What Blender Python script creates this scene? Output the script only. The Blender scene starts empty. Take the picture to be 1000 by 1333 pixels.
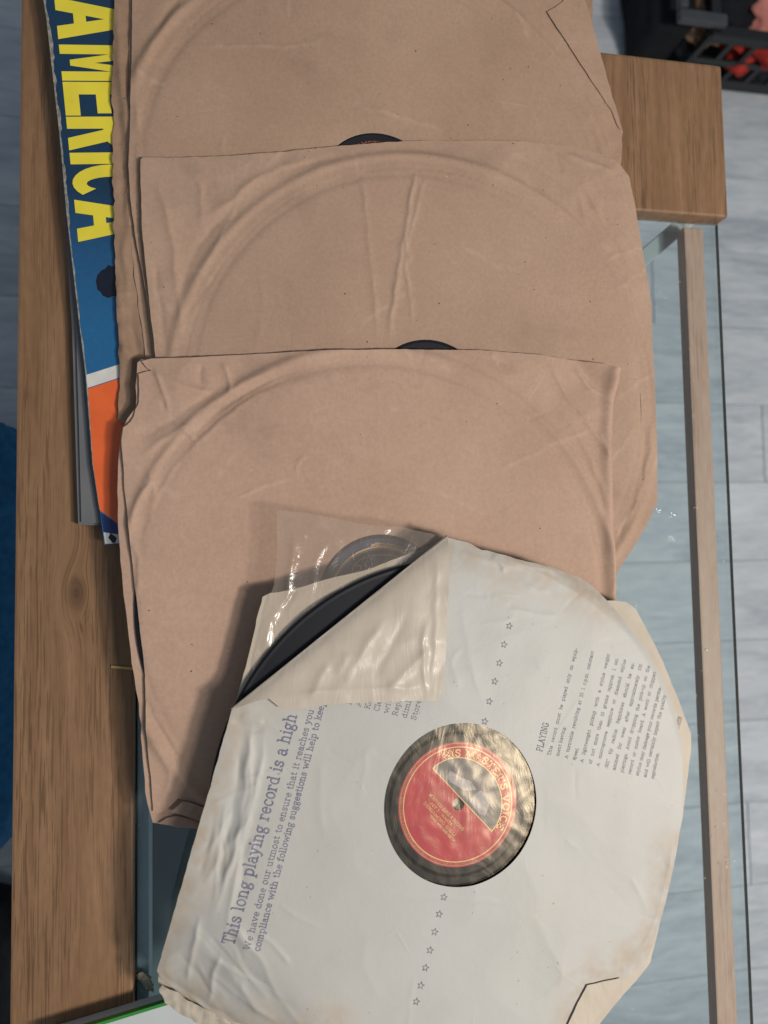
import bpy, bmesh, math, random
import numpy as np
from mathutils import Vector, Matrix, noise
from mathutils.geometry import delaunay_2d_cdt

sc = bpy.context.scene
COL = sc.collection
R_ = math.radians
random.seed(7)

# ------------------------------------------------------------------ camera
F_PX, DIST = 1003.0, 0.51
fwd = Vector((math.tan(R_(11.0)), math.tan(R_(3.5)), -1)).normalized()
_r = fwd.cross(Vector((0, 1, 0))).normalized()
_u = _r.cross(fwd)
_c, _s = math.cos(R_(-1.0)), math.sin(R_(-1.0))
RT, UP = _c * _r + _s * _u, -_s * _r + _c * _u
CAM = -fwd * DIST
cd = bpy.data.cameras.new('camera')
cam = bpy.data.objects.new('camera', cd); COL.objects.link(cam)
M3 = Matrix((RT, UP, -fwd)).transposed()
cam.matrix_world = Matrix.Translation(CAM) @ M3.to_4x4()
cd.sensor_fit = 'VERTICAL'; cd.sensor_height = 24.0
cd.lens = 24.0 * F_PX / 1333.0
cd.clip_start = 0.01; cd.clip_end = 50
cd.dof.use_dof = True; cd.dof.focus_distance = 0.478; cd.dof.aperture_fstop = 3.8
sc.camera = cam

# ------------------------------------------------------------------ light
w = bpy.data.worlds.new('World'); sc.world = w; w.use_nodes = True
bg = w.node_tree.nodes['Background']
bg.inputs[0].default_value = (0.74, 0.86, 1.0, 1); bg.inputs[1].default_value = 0.22
def area(name, loc, target, size, power, color):
    l = bpy.data.lights.new(name, 'AREA'); l.shape = 'DISK'; l.size = size; l.energy = power; l.color = color
    o = bpy.data.objects.new(name, l); COL.objects.link(o); o.location = loc
    o.rotation_euler = (Vector(target) - Vector(loc)).to_track_quat('-Z', 'Y').to_euler()
    return o
area('key_lamp', (0.82, -0.42, 1.15), (0.05, -0.10, 0), 0.17, 14.5, (1.0, 0.915, 0.82))
area('soft_fill', (0.70, -0.50, 1.45), (0.1, -0.15, 0), 0.34, 8.5, (1.0, 0.94, 0.86))  # added second fill, placed for the warm glare on the plastic
for _x, _y in ((1.335, .118), (1.39, .10), (1.27, .055), (1.385, .02)):      # four small ceiling spots, mirrored in the glass
    _l = bpy.data.lights.new('ceiling_spot', 'POINT'); _l.energy = .007; _l.shadow_soft_size = .0016; _l.color = (1, .93, .84)
    _o = bpy.data.objects.new('ceiling_spot', _l); COL.objects.link(_o); _o.location = (_x, _y, 1.9)
vs = sc.view_settings
vs.view_transform = 'Standard'; vs.look = 'None'; vs.exposure = 0.0; vs.gamma = 1.0; vs.use_curve_mapping = False
sc.render.engine = 'CYCLES'
sc.cycles.max_bounces = 8; sc.cycles.transparent_max_bounces = 16
sc.cycles.use_denoising = True
sc.cycles.caustics_reflective = False; sc.cycles.caustics_refractive = False

# ------------------------------------------------------------------ helpers
def P(px, py, z=0.0):
    """point of the place at height z that the photograph shows at px, py"""
    v = fwd * F_PX + RT * (px - 500) + UP * (666.5 - py)
    return CAM + v * ((z - CAM.z) / v.z)
def P2(px, py, z=0.0):
    if callable(z): z = z(px, py)
    p = P(px, py, z); return (p.x, p.y)
def sm(a, b, x):
    t = np.clip((x - a) / (b - a), 0.0, 1.0); return t * t * (3 - 2 * t)
_prm = np.random.RandomState(5).permutation(512)
_ang = np.random.RandomState(9).rand(512) * 2 * math.pi
_GX, _GY = np.cos(_ang), np.sin(_ang)
def nz(x, y, s, seed=0.0):
    """smooth gradient noise of wavelength s, about -0.7 .. 0.7; takes numbers or arrays"""
    u = np.asarray(x, float) / s + seed * 13.37 + 401.0; v = np.asarray(y, float) / s - seed * 7.93 + 733.0
    i = np.floor(u).astype(int); j = np.floor(v).astype(int); fu = u - i; fv = v - j
    def g(a, b, du, dv):
        h = _prm[(_prm[a & 511] + b) & 511]; return _GX[h] * du + _GY[h] * dv
    su = fu ** 3 * (fu * (fu * 6 - 15) + 10); sv = fv ** 3 * (fv * (fv * 6 - 15) + 10)
    n0 = g(i, j, fu, fv) * (1 - su) + g(i + 1, j, fu - 1, fv) * su
    n1 = g(i, j + 1, fu, fv - 1) * (1 - su) + g(i + 1, j + 1, fu - 1, fv - 1) * su
    return (n0 * (1 - sv) + n1 * sv) * 1.35
def rid(x, y, s, seed=0.0):
    return 1 - 2.2 * np.abs(nz(x, y, s, seed))

class MAT: pass
def link(nt, a, b): nt.links.new(a, b)
def new_mat(name, color=(.5, .5, .5), rough=.6, spec=.5, metal=0.0, coat=0.0):
    m = bpy.data.materials.new(name); m.use_nodes = True
    b = m.node_tree.nodes['Principled BSDF']
    b.inputs['Base Color'].default_value = (*color, 1); b.inputs['Roughness'].default_value = rough
    b.inputs['Specular IOR Level'].default_value = spec; b.inputs['Metallic'].default_value = metal
    b.inputs['Coat Weight'].default_value = coat
    return m, m.node_tree, b
def nd(nt, t, **kw):
    n = nt.nodes.new(t)
    for k, v in kw.items():
        if k.startswith('i_'): n.inputs[k[2:].replace('_', ' ')].default_value = v
        else: setattr(n, k, v)
    return n
def coords(nt, scale=(1, 1, 1), rot=(0, 0, 0), obj=True):
    g = nd(nt, 'ShaderNodeTexCoord') if obj else nd(nt, 'ShaderNodeNewGeometry')
    mp = nd(nt, 'ShaderNodeMapping'); mp.inputs['Scale'].default_value = scale; mp.inputs['Rotation'].default_value = rot
    link(nt, g.outputs['Object' if obj else 'Position'], mp.inputs['Vector']); return mp.outputs[0]
def nois(nt, vec, scale, detail=4, rough=.55, dist=0.0):
    n = nd(nt, 'ShaderNodeTexNoise'); n.inputs['Scale'].default_value = scale; n.inputs['Detail'].default_value = detail
    n.inputs['Roughness'].default_value = rough; n.inputs['Distortion'].default_value = dist
    link(nt, vec, n.inputs['Vector']); return n.outputs['Fac']
def ramp(nt, fac, stops):
    r = nd(nt, 'ShaderNodeValToRGB'); e = r.color_ramp.elements
    while len(e) < len(stops): e.new(.5)
    for el, (p, c) in zip(e, stops):
        el.position = p; el.color = (*c, 1) if len(c) == 3 else c
    link(nt, fac, r.inputs[0]); return r.outputs[0]
def mixc(nt, fac, a, b, mode='MIX'):
    n = nd(nt, 'ShaderNodeMix', data_type='RGBA', blend_type=mode)
    for s, v in ((0, fac), (6, a), (7, b)):
        if hasattr(v, 'is_linked') or hasattr(v, 'links'): link(nt, v, n.inputs[s])
        elif isinstance(v, (int, float)): n.inputs[s].default_value = v
        else: n.inputs[s].default_value = (*v, 1)
    return n.outputs[2]
def math_(nt, op, a, b=None):
    n = nd(nt, 'ShaderNodeMath', operation=op)
    for i, v in ((0, a), (1, b)):
        if v is None: continue
        if hasattr(v, 'links'): link(nt, v, n.inputs[i])
        else: n.inputs[i].default_value = v
    return n.outputs[0]
def bump(nt, bsdf, h, strength=.3, dist=.001, prev=None):
    n = nd(nt, 'ShaderNodeBump'); n.inputs['Strength'].default_value = strength; n.inputs['Distance'].default_value = dist
    link(nt, h, n.inputs['Height'])
    if prev is not None: link(nt, prev, n.inputs['Normal'])
    if bsdf is not None: link(nt, n.outputs[0], bsdf.inputs['Normal'])
    return n.outputs[0]

# ------------------------------------------------------------------ materials
def fold_lines(nt, v, scale, wd, lo, hi, mscale):
    """straight hairline folds, here and there"""
    off = nd(nt, 'ShaderNodeTexNoise'); off.inputs['Scale'].default_value = 9; off.inputs['Detail'].default_value = 1; link(nt, v, off.inputs['Vector'])
    mx = nd(nt, 'ShaderNodeMixRGB', blend_type='LINEAR_LIGHT'); mx.inputs[0].default_value = .006; link(nt, v, mx.inputs[1]); link(nt, off.outputs['Color'], mx.inputs[2])
    vo = nd(nt, 'ShaderNodeTexVoronoi', feature='DISTANCE_TO_EDGE', voronoi_dimensions='2D'); vo.inputs['Scale'].default_value = scale; vo.inputs['Randomness'].default_value = 1
    link(nt, mx.outputs[0], vo.inputs['Vector'])
    ln = ramp(nt, vo.outputs['Distance'], [(0, (1, 1, 1)), (wd, (0, 0, 0))])
    return mixc(nt, 1.0, ln, ramp(nt, nois(nt, v, mscale, 2), [(lo, (0, 0, 0)), (hi, (1, 1, 1))]), 'MULTIPLY')
def paper_brown(name, c0, c1, seed):
    m, nt, b = new_mat(name, rough=.72, spec=.28)
    v = coords(nt, obj=False)
    mp = nd(nt, 'ShaderNodeMapping'); mp.inputs['Location'].default_value = (seed, seed * .7, 0); link(nt, v, mp.inputs['Vector']); v = mp.outputs[0]
    big = nois(nt, v, 11, 4)
    col = mixc(nt, ramp(nt, big, [(.3, (0, 0, 0)), (.7, (1, 1, 1))]), c0, c1)
    mf = nd(nt, 'ShaderNodeMapping'); mf.inputs['Scale'].default_value = (1, .22, 1); link(nt, v, mf.inputs['Vector'])
    fib = nois(nt, mf.outputs[0], 900, 3, .7)
    col = mixc(nt, .10, col, ramp(nt, fib, [(.25, (.10, .07, .05)), (.75, (.55, .42, .33))]), 'OVERLAY')
    mot = nois(nt, v, 420, 2)
    col = mixc(nt, .09, col, ramp(nt, mot, [(.3, (.2, .2, .2)), (.7, (.8, .8, .8))]), 'OVERLAY')
    sp = nois(nt, v, 330, 1, .5)
    col = mixc(nt, ramp(nt, sp, [(.79, (0, 0, 0)), (.81, (1, 1, 1))]), col, (.07, .05, .04))
    sp2 = nois(nt, v, 250, 1, .5)
    col = mixc(nt, ramp(nt, sp2, [(.16, (1, 1, 1)), (.18, (0, 0, 0))]), col, (.55, .45, .38))
    # hairline fold marks rubbed pale, and faint handling stains
    fl_ = fold_lines(nt, v, 17, .018, .58, .68, 22)
    col = mixc(nt, math_(nt, 'MULTIPLY', fl_, .10), col, (.66, .52, .41))
    at = nd(nt, 'ShaderNodeAttribute', attribute_name='age')
    col = mixc(nt, math_(nt, 'MULTIPLY', at.outputs['Fac'], .22), col, (.64, .49, .38))
    stn = ramp(nt, nois(nt, v, 19, 5, .65), [(.56, (0, 0, 0)), (.76, (.36, .36, .36))])
    col = mixc(nt, stn, col, tuple(x * .62 for x in c0))
    link(nt, col, b.inputs['Base Color'])
    cr = nois(nt, v, 55, 6, .6, .6)
    n1 = bump(nt, None, cr, .16, .0011)
    n1 = bump(nt, None, fl_, .18, .0005, n1)
    n2 = bump(nt, None, nois(nt, v, 17, 3, .5), .16, .004, n1)
    bump(nt, b, fib, .12, .00010, n2)
    return m
BR = [paper_brown('brown_paper_a', (.385, .256, .181), (.460, .314, .227), 1.3),
      paper_brown('brown_paper_b', (.388, .262, .190), (.462, .318, .236), 4.1),
      paper_brown('brown_paper_c', (.428, .287, .213), (.500, .343, .258), 8.7)]
BR_OLD = paper_brown('brown_paper_worn', (.30, .195, .132), (.38, .255, .175), 2.9)

CUT_EDGE, _, _ = new_mat('pale_cut_edge', (.72, .58, .46), .8, .2)
def paper_white():
    m, nt, b = new_mat('white_sleeve_paper', rough=.52, spec=.32)
    v = coords(nt, obj=False)
    big = nois(nt, v, 9, 4)
    col = mixc(nt, ramp(nt, big, [(.35, (0, 0, 0)), (.65, (1, 1, 1))]), (.448, .440, .412), (.492, .485, .458))
    st = nois(nt, v, 23, 5, .62, .3)
    col = mixc(nt, ramp(nt, st, [(.60, (0, 0, 0)), (.74, (.45, .45, .45))]), col, (.47, .42, .335))
    sp = nois(nt, v, 300, 1)
    col = mixc(nt, ramp(nt, sp, [(.78, (0, 0, 0)), (.81, (.6, .6, .6))]), col, (.22, .21, .20))
    at = nd(nt, 'ShaderNodeAttribute', attribute_name='age')
    col = mixc(nt, at.outputs['Fac'], col, (.43, .345, .255))
    link(nt, col, b.inputs['Base Color'])
    n1 = bump(nt, None, nois(nt, v, 38, 6, .6, .25), .34, .0014)
    n1 = bump(nt, None, fold_lines(nt, v, 30, .04, .58, .68, 26), .16, .0005, n1)
    n2 = bump(nt, None, nois(nt, v, 7, 2), .5, .005, n1)
    bump(nt, b, nois(nt, v, 700, 2), .12, .0001, n2)
    return m
WHITE = paper_white()
def paper_cream(name, c0, c1, rough, coat, wr):
    m, nt, b = new_mat(name, rough=rough, spec=.4, coat=coat)
    b.inputs['Coat Roughness'].default_value = .16
    v = coords(nt, obj=False)
    col = mixc(nt, ramp(nt, nois(nt, v, 22, 5, .6), [(.3, (0, 0, 0)), (.7, (1, 1, 1))]), c0, c1)
    link(nt, col, b.inputs['Base Color'])
    mp = nd(nt, 'ShaderNodeMapping'); mp.inputs['Rotation'].default_value = (0, 0, R_(-40)); mp.inputs['Scale'].default_value = (1, .35, 1); link(nt, v, mp.inputs['Vector'])
    n1 = bump(nt, None, nois(nt, mp.outputs[0], 75, 4, .55, 1.4), wr, .0030)
    bump(nt, b, nois(nt, v, 20, 3), .4, .003, n1)
    if coat:
        n = [x for x in nt.nodes if x.type == 'BUMP']
        link(nt, n[-1].outputs[0], b.inputs['Coat Normal'])
    return m
CREAM_LINED = paper_cream('poly_lined_cream_paper', (.46, .40, .33), (.52, .455, .38), .50, .10, .13)
CREAM = paper_cream('cream_paper', (.47, .405, .325), (.54, .475, .39), .55, 0.0, .25)

def film(name, tint, gl, rough, wr, milky=.05, sc_=45, sheen=(1, 1, 1), dust=False):
    m = bpy.data.materials.new(name); m.use_nodes = True; nt = m.node_tree; nt.nodes.clear()
    o = nd(nt, 'ShaderNodeOutputMaterial'); tr = nd(nt, 'ShaderNodeBsdfTransparent'); g = nd(nt, 'ShaderNodeBsdfGlossy'); d = nd(nt, 'ShaderNodeBsdfDiffuse')
    tr.inputs[0].default_value = (*tint, 1); g.inputs['Roughness'].default_value = rough; g.inputs[0].default_value = (*sheen, 1)
    d.inputs[0].default_value = (.70, .60, .52, 1)
    lw = nd(nt, 'ShaderNodeLayerWeight'); lw.inputs[0].default_value = .5
    f0 = ((gl - 1) / (gl + 1)) ** 2                # the same from above and from below
    frn = math_(nt, 'ADD', math_(nt, 'MULTIPLY', math_(nt, 'POWER', lw.outputs['Facing'], 5.0), 1 - f0), f0)
    m1 = nd(nt, 'ShaderNodeMixShader'); m2 = nd(nt, 'ShaderNodeMixShader'); m1.inputs[0].default_value = milky
    if dust:
        vd = coords(nt, obj=False)
        dk = mixc(nt, 1.0, ramp(nt, nois(nt, vd, 260, 1), [(.74, (0, 0, 0)), (.80, (.6, .6, .6))]), ramp(nt, nois(nt, vd, 15, 3), [(.42, (.15, .15, .15)), (.65, (1, 1, 1))]), 'MULTIPLY')
        link(nt, math_(nt, 'ADD', dk, math_(nt, 'MULTIPLY', nois(nt, vd, 9, 4), .035)), m1.inputs[0])
    link(nt, tr.outputs[0], m1.inputs[1]); link(nt, d.outputs[0], m1.inputs[2])
    link(nt, frn, m2.inputs[0]); link(nt, m1.outputs[0], m2.inputs[1]); link(nt, g.outputs[0], m2.inputs[2])
    link(nt, m2.outputs[0], o.inputs[0])
    if wr:
        v = coords(nt, obj=False)
        mp = nd(nt, 'ShaderNodeMapping'); mp.inputs['Rotation'].default_value = (0, 0, R_(25)); mp.inputs['Scale'].default_value = (1.0, .45, 1); link(nt, v, mp.inputs['Vector'])
        bn = bump(nt, None, nois(nt, mp.outputs[0], sc_, 4, .55, 1.5), wr, .003)
        link(nt, bn, g.inputs['Normal'])
    return m
FILM = film('clear_plastic_film', (.95, .93, .91), 1.40, .20, .35, .15, 60)
LINER = film('plastic_liner_film', (.95, .94, .93), 1.58, .22, .11, .004, 42, (1.0, .84, .60))  # gold glare of the warm light put into the gloss colour
GLASS = film('table_glass', (.875, .935, .945), 1.52, .0, 0, 0.0, dust=True)
GLASS_EDGE, _, _b = new_mat('glass_edge', (.012, .045, .05), .12, .6)

def oak(name, c0, c1, c2, knot=None, pk=.58):
    m, nt, b = new_mat(name, rough=.46, spec=.35)
    g = nd(nt, 'ShaderNodeNewGeometry')
    pos = g.outputs['Position']
    if knot:
        sx = nd(nt, 'ShaderNodeSeparateXYZ'); link(nt, pos, sx.inputs[0])
        dx = math_(nt, 'SUBTRACT', sx.outputs[0], knot[0]); dy = math_(nt, 'SUBTRACT', sx.outputs[1], knot[1])
        r2 = math_(nt, 'ADD', math_(nt, 'MULTIPLY', dx, dx), math_(nt, 'MULTIPLY', math_(nt, 'MULTIPLY', dy, dy), .30))
        ex = math_(nt, 'POWER', 2.718, math_(nt, 'MULTIPLY', r2, -1 / (2 * .0065 ** 2)))
        rr = math_(nt, 'SQRT', r2)
        # near the knot the grain runs in rings round it
        xk = math_(nt, 'ADD', math_(nt, 'MULTIPLY', sx.outputs[0], math_(nt, 'SUBTRACT', 1.0, ex)), math_(nt, 'MULTIPLY', math_(nt, 'ADD', rr, knot[0]), ex))
        cx = nd(nt, 'ShaderNodeCombineXYZ'); link(nt, xk, cx.inputs[0]); link(nt, math_(nt, 'MULTIPLY', sx.outputs[1], math_(nt, 'SUBTRACT', 1.0, math_(nt, 'MULTIPLY', ex, .8))), cx.inputs[1]); link(nt, sx.outputs[2], cx.inputs[2])
        pos = cx.outputs[0]
    def st(s):
        mp = nd(nt, 'ShaderNodeMapping'); mp.inputs['Scale'].default_value = s; link(nt, pos, mp.inputs['Vector']); return mp.outputs[0]
    v1 = st((1, .045, 1)); v2 = st((1, .03, 1))
    warp = nois(nt, st((1, .22, 1)), 16, 3)
    wv = nd(nt, 'ShaderNodeMixRGB'); wv.inputs[0].default_value = .035
    link(nt, v1, wv.inputs[1])
    wcol = nd(nt, 'ShaderNodeCombineXYZ'); link(nt, warp, wcol.inputs[0]); link(nt, wcol.outputs[0], wv.inputs[2])
    base = nois(nt, wv.outputs[0], 150, 5, .62, .25)
    col = ramp(nt, base, [(.28, c0), (.5, c1), (.72, c2)])
    pore = nois(nt, st((1, .024, 1)), 850, 2, .6, .3)
    pm = ramp(nt, pore, [(.53, (0, 0, 0)), (.585, (1, 1, 1))])
    zone = ramp(nt, nois(nt, wv.outputs[0], 60, 3, .5), [(.40, (.12, .12, .12)), (.58, (1, 1, 1))])
    pmz = mixc(nt, 1.0, pm, zone, 'MULTIPLY')
    dark = tuple(x * .40 for x in c0)
    col = mixc(nt, math_(nt, 'MULTIPLY', pmz, pk), col, dark)
    if knot:
        kf = ramp(nt, ex, [(.55, (0, 0, 0)), (.95, (.7, .7, .7))])
        col = mixc(nt, kf, col, dark)
    flk = nois(nt, st((1, .35, 1)), 260, 2)
    col = mixc(nt, .12, col, ramp(nt, flk, [(.3, (.2, .2, .2)), (.7, (.8, .8, .8))]), 'OVERLAY')
    link(nt, col, b.inputs['Base Color'])
    n1 = bump(nt, None, pmz, -.35, .00035)
    bump(nt, b, base, .10, .0006, n1)
    return m
kp = P(100, 772, 0)
OAK = oak('oak_veneer', (.188, .100, .050), (.245, .138, .072), (.295, .174, .096), (kp.x, kp.y))
OAK2 = oak('oak_rail', (.66, .36, .255), (.70, .395, .285), (.74, .425, .31), None, .4)

def vinyl():
    m, nt, b = new_mat('black_shellac', (.009, .010, .014), .38, .25)
    g = nd(nt, 'ShaderNodeTexCoord'); l = nd(nt, 'ShaderNodeVectorMath', operation='LENGTH'); link(nt, g.outputs['Object'], l.inputs[0])
    s = math_(nt, 'SINE', math_(nt, 'MULTIPLY', l.outputs['Value'], 5200.0))
    bump(nt, b, s, .05, .0001)
    return m
VINYL = vinyl()
def plain(name, color, rough=.6, spec=.4, var=0.12, scale=60, bmp=0.0, coat=0.0):
    m, nt, b = new_mat(name, color, rough, spec, coat=coat)
    v = coords(nt, obj=False)
    n = nois(nt, v, scale, 4)
    link(nt, mixc(nt, ramp(nt, n, [(.3, (0, 0, 0)), (.7, (1, 1, 1))]), tuple(c * (1 - var) for c in color), tuple(min(1, c * (1 + var)) for c in color)), b.inputs['Base Color'])
    if bmp: bump(nt, b, n, bmp, .002)
    return m
INK = plain('violet_ink', (.185, .18, .255), .7, .2, .30, 400)
INK2 = plain('dark_ink', (.205, .205, .23), .7, .2, .35, 500)
GOLD = plain('gold_print', (.74, .50, .19), .40, .5, .15, 300)
GOLD_DIM = plain('dull_gold_print', (.42, .27, .14), .45, .5, .2, 300)
RED_PRINT = plain('red_print', (.42, .13, .08), .45, .5, .2, 300)
RED = plain('red_label_paper', (.46, .026, .042), .5, .4, .12, 90)
NAVY = plain('navy_label_paper', (.018, .030, .085), .45, .45, .15, 90)
GREY_PIC = plain('grey_print', (.14, .13, .13), .5, .4, .15, 200)
PALE_PIC = plain('pale_print', (.36, .33, .34), .5, .4, .2, 300)
BLACK_LABEL = plain('black_label_paper', (.016, .014, .018), .4, .45, .15, 90)
YELLOW = plain('yellow_print', (.82, .69, .05), .38, .45, .07, 40, coat=.2)
ORANGE = plain('orange_print', (.74, .13, .03), .36, .45, .08, 60, coat=.25)
COVER_WHITE = plain('white_print', (.62, .62, .58), .4, .4, .08, 120)
NAVY_PRINT = plain('dark_blue_print', (.010, .03, .14), .36, .45, .1, 80, coat=.2)
TREE_PRINT = plain('black_print', (.007, .010, .022), .38, .45, .2, 200)
WORN = plain('worn_card', (.27, .26, .235), .8, .2, .45, 330, .4)
GREY_CARD = plain('grey_card', (.145, .15, .16), .5, .4, .12, 30)
def cover_blue():
    m, nt, b = new_mat('blue_printed_cover', rough=.34, spec=.45, coat=.25)
    v = coords(nt, obj=False)
    s = nd(nt, 'ShaderNodeSeparateXYZ'); link(nt, v, s.inputs[0])
    mr = nd(nt, 'ShaderNodeMapRange'); mr.inputs[1].default_value = P(110, 250, .01).y; mr.inputs[2].default_value = P(120, 430, .01).y
    link(nt, s.outputs[1], mr.inputs[0])       # the printed cover runs from navy to mid blue
    col = ramp(nt, mr.outputs[0], [(0, (.009, .038, .088)), (.45, (.014, .085, .21)), (1, (.016, .120, .285))])
    link(nt, mixc(nt, .12, col, nois(nt, v, 300, 2), 'OVERLAY'), b.inputs['Base Color'])
    return m
BLUE_COVER = cover_blue()
GREEN = plain('green_plastic_edge', (.030, .22, .035), .4, .45, .1, 50)
BOX_WHITE = plain('white_board', (.50, .53, .54), .45, .4, .05, 30)
BLUE_CLOTH = plain('blue_cloth', (.025, .15, .32), .85, .2, .22, 130, .3)
BLACK_PLASTIC = plain('black_plastic', (.010, .011, .013), .42, .45, .2, 60)
GREY_PLASTIC = plain('grey_plastic', (.05, .055, .063), .45, .45, .15, 60)
BLACK_CLOTH = plain('black_cloth', (.010, .011, .014), .9, .2, .3, 60, .4)
RED_CLOTH = plain('red_cloth', (.36, .03, .02), .8, .25, .3, 60, .3)
PINK_CLOTH = plain('pink_cloth', (.52, .20, .17), .75, .25, .3, 60, .3)
TAN_CLOTH = plain('tan_cloth', (.16, .10, .06), .8, .25, .3, 60, .3)
CRUMB = plain('pale_crumb', (.52, .50, .40), .8, .2, .2, 900, .4)
STRAW = plain('straw', (.55, .40, .14), .7, .3, .2, 900)
def floor_mat():
    m, nt, b = new_mat('pale_laminate', rough=.45, spec=.4)
    v = coords(nt, (.22, 1, 1), obj=False)
    oi = nd(nt, 'ShaderNodeObjectInfo')
    ad = nd(nt, 'ShaderNodeVectorMath', operation='ADD'); link(nt, v, ad.inputs[0])
    cb = nd(nt, 'ShaderNodeCombineXYZ'); link(nt, math_(nt, 'MULTIPLY', oi.outputs['Random'], 7.0), cb.inputs[0]); link(nt, cb.outputs[0], ad.inputs[1]); v = ad.outputs[0]
    a = nois(nt, v, 22, 6, .62, 1.0); c = nois(nt, v, 120, 4, .6, .5)
    col = ramp(nt, a, [(.28, (.36, .40, .445)), (.48, (.485, .53, .575)), (.70, (.59, .63, .67))])
    col = mixc(nt, .35, col, ramp(nt, c, [(.3, (.28, .30, .32)), (.7, (.70, .70, .70))]), 'OVERLAY')
    col = mixc(nt, math_(nt, 'MULTIPLY', oi.outputs['Random'], .22), col, (.35, .38, .42))
    link(nt, col, b.inputs['Base Color']); bump(nt, b, c, .08, .001)
    return m
FLOOR = floor_mat()
SEAM = plain('floor_seam', (.33, .365, .40), .8, .2)
PALE_STRIP = plain('pale_lit_strip', (.68, .82, .90), .4, .4, .06, 40)  # brightness of a lit strip put into the colour
SHADE_PANEL = plain('dark_shade_panel', (.15, .19, .20), .5, .4, .12, 25)  # colour stands for the dimness seen through the glass

# ------------------------------------------------------------------ object helpers
def mk(name, verts, faces, mat, parent=None, smooth=False):
    me = bpy.data.meshes.new(name); me.from_pydata([tuple(v) for v in verts], [], faces); me.update()
    if smooth:
        me.polygons.foreach_set('use_smooth', [True] * len(me.polygons))
    me.materials.append(mat)
    o = bpy.data.objects.new(name, me); COL.objects.link(o)
    if parent is not None: put(o, parent)
    return o
def put(o, parent):
    o.parent = parent
    o.matrix_parent_inverse = Matrix.Translation(parent.location).inverted()
def thing(name, label, cat, loc=(0, 0, 0), group=None):
    o = bpy.data.objects.new(name, None); COL.objects.link(o); o.location = loc; o.empty_display_size = .02
    o['label'] = label; o['category'] = cat
    if group: o['group'] = group
    return o
def tag(o, label, cat, group=None):
    o['label'] = label; o['category'] = cat
    if group: o['group'] = group
    return o
def bm_obj(name, bm, mat, parent=None, smooth=False):
    me = bpy.data.meshes.new(name); bm.to_mesh(me); bm.free()
    if smooth: me.polygons.foreach_set('use_smooth', [True] * len(me.polygons))
    me.materials.append(mat)
    o = bpy.data.objects.new(name, me); COL.objects.link(o)
    if parent is not None: put(o, parent)
    return o
def box_bm(bm, lo, hi, bev=0.0, seg=2):
    m = Matrix.Translation([(a + b) / 2 for a, b in zip(lo, hi)]) @ Matrix.Diagonal([b - a for a, b in zip(lo, hi)] + [1])
    r = bmesh.ops.create_cube(bm, size=1, matrix=m)
    if bev:
        es = list({e for v in r['verts'] for e in v.link_edges})
        bmesh.ops.bevel(bm, geom=es, offset=bev, segments=seg, affect='EDGES', profile=.6)
def box(name, lo, hi, mat, parent=None, bev=0.0):
    bm = bmesh.new(); box_bm(bm, lo, hi, bev); return bm_obj(name, bm, mat, parent)
def inside(x, y, poly):
    c = False; j = len(poly) - 1
    for i in range(len(poly)):
        xi, yi = poly[i]; xj, yj = poly[j]
        if (yi > y) != (yj > y) and x < (xj - xi) * (y - yi) / (yj - yi) + xi: c = not c
        j = i
    return c
def densify(poly, step, rough=0.0, seed=0):
    out = []; rnd = random.Random(seed)
    for i in range(len(poly)):
        a = poly[i]; b = poly[(i + 1) % len(poly)]
        L = math.hypot(b[0] - a[0], b[1] - a[1]); n = max(1, int(L / step))
        nx, ny = -(b[1] - a[1]) / (L + 1e-9), (b[0] - a[0]) / (L + 1e-9)
        for k in range(n):
            t = k / n; x = a[0] + (b[0] - a[0]) * t; y = a[1] + (b[1] - a[1]) * t
            j = rough * (nz(x, y, .006, seed) + .7 * nz(x, y, .019, seed + 3)) if k else 0
            out.append((x + nx * j, y + ny * j))
    return out
def px_poly(pts, z, smooth=0):
    p = [P2(a, b, z) for a, b in pts]
    for _ in range(smooth):
        q = []
        for i in range(len(p)):
            a, b = p[i], p[(i + 1) % len(p)]
            q += [(a[0] * .75 + b[0] * .25, a[1] * .75 + b[1] * .25), (a[0] * .25 + b[0] * .75, a[1] * .25 + b[1] * .75)]
        p = q
    return p
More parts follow.
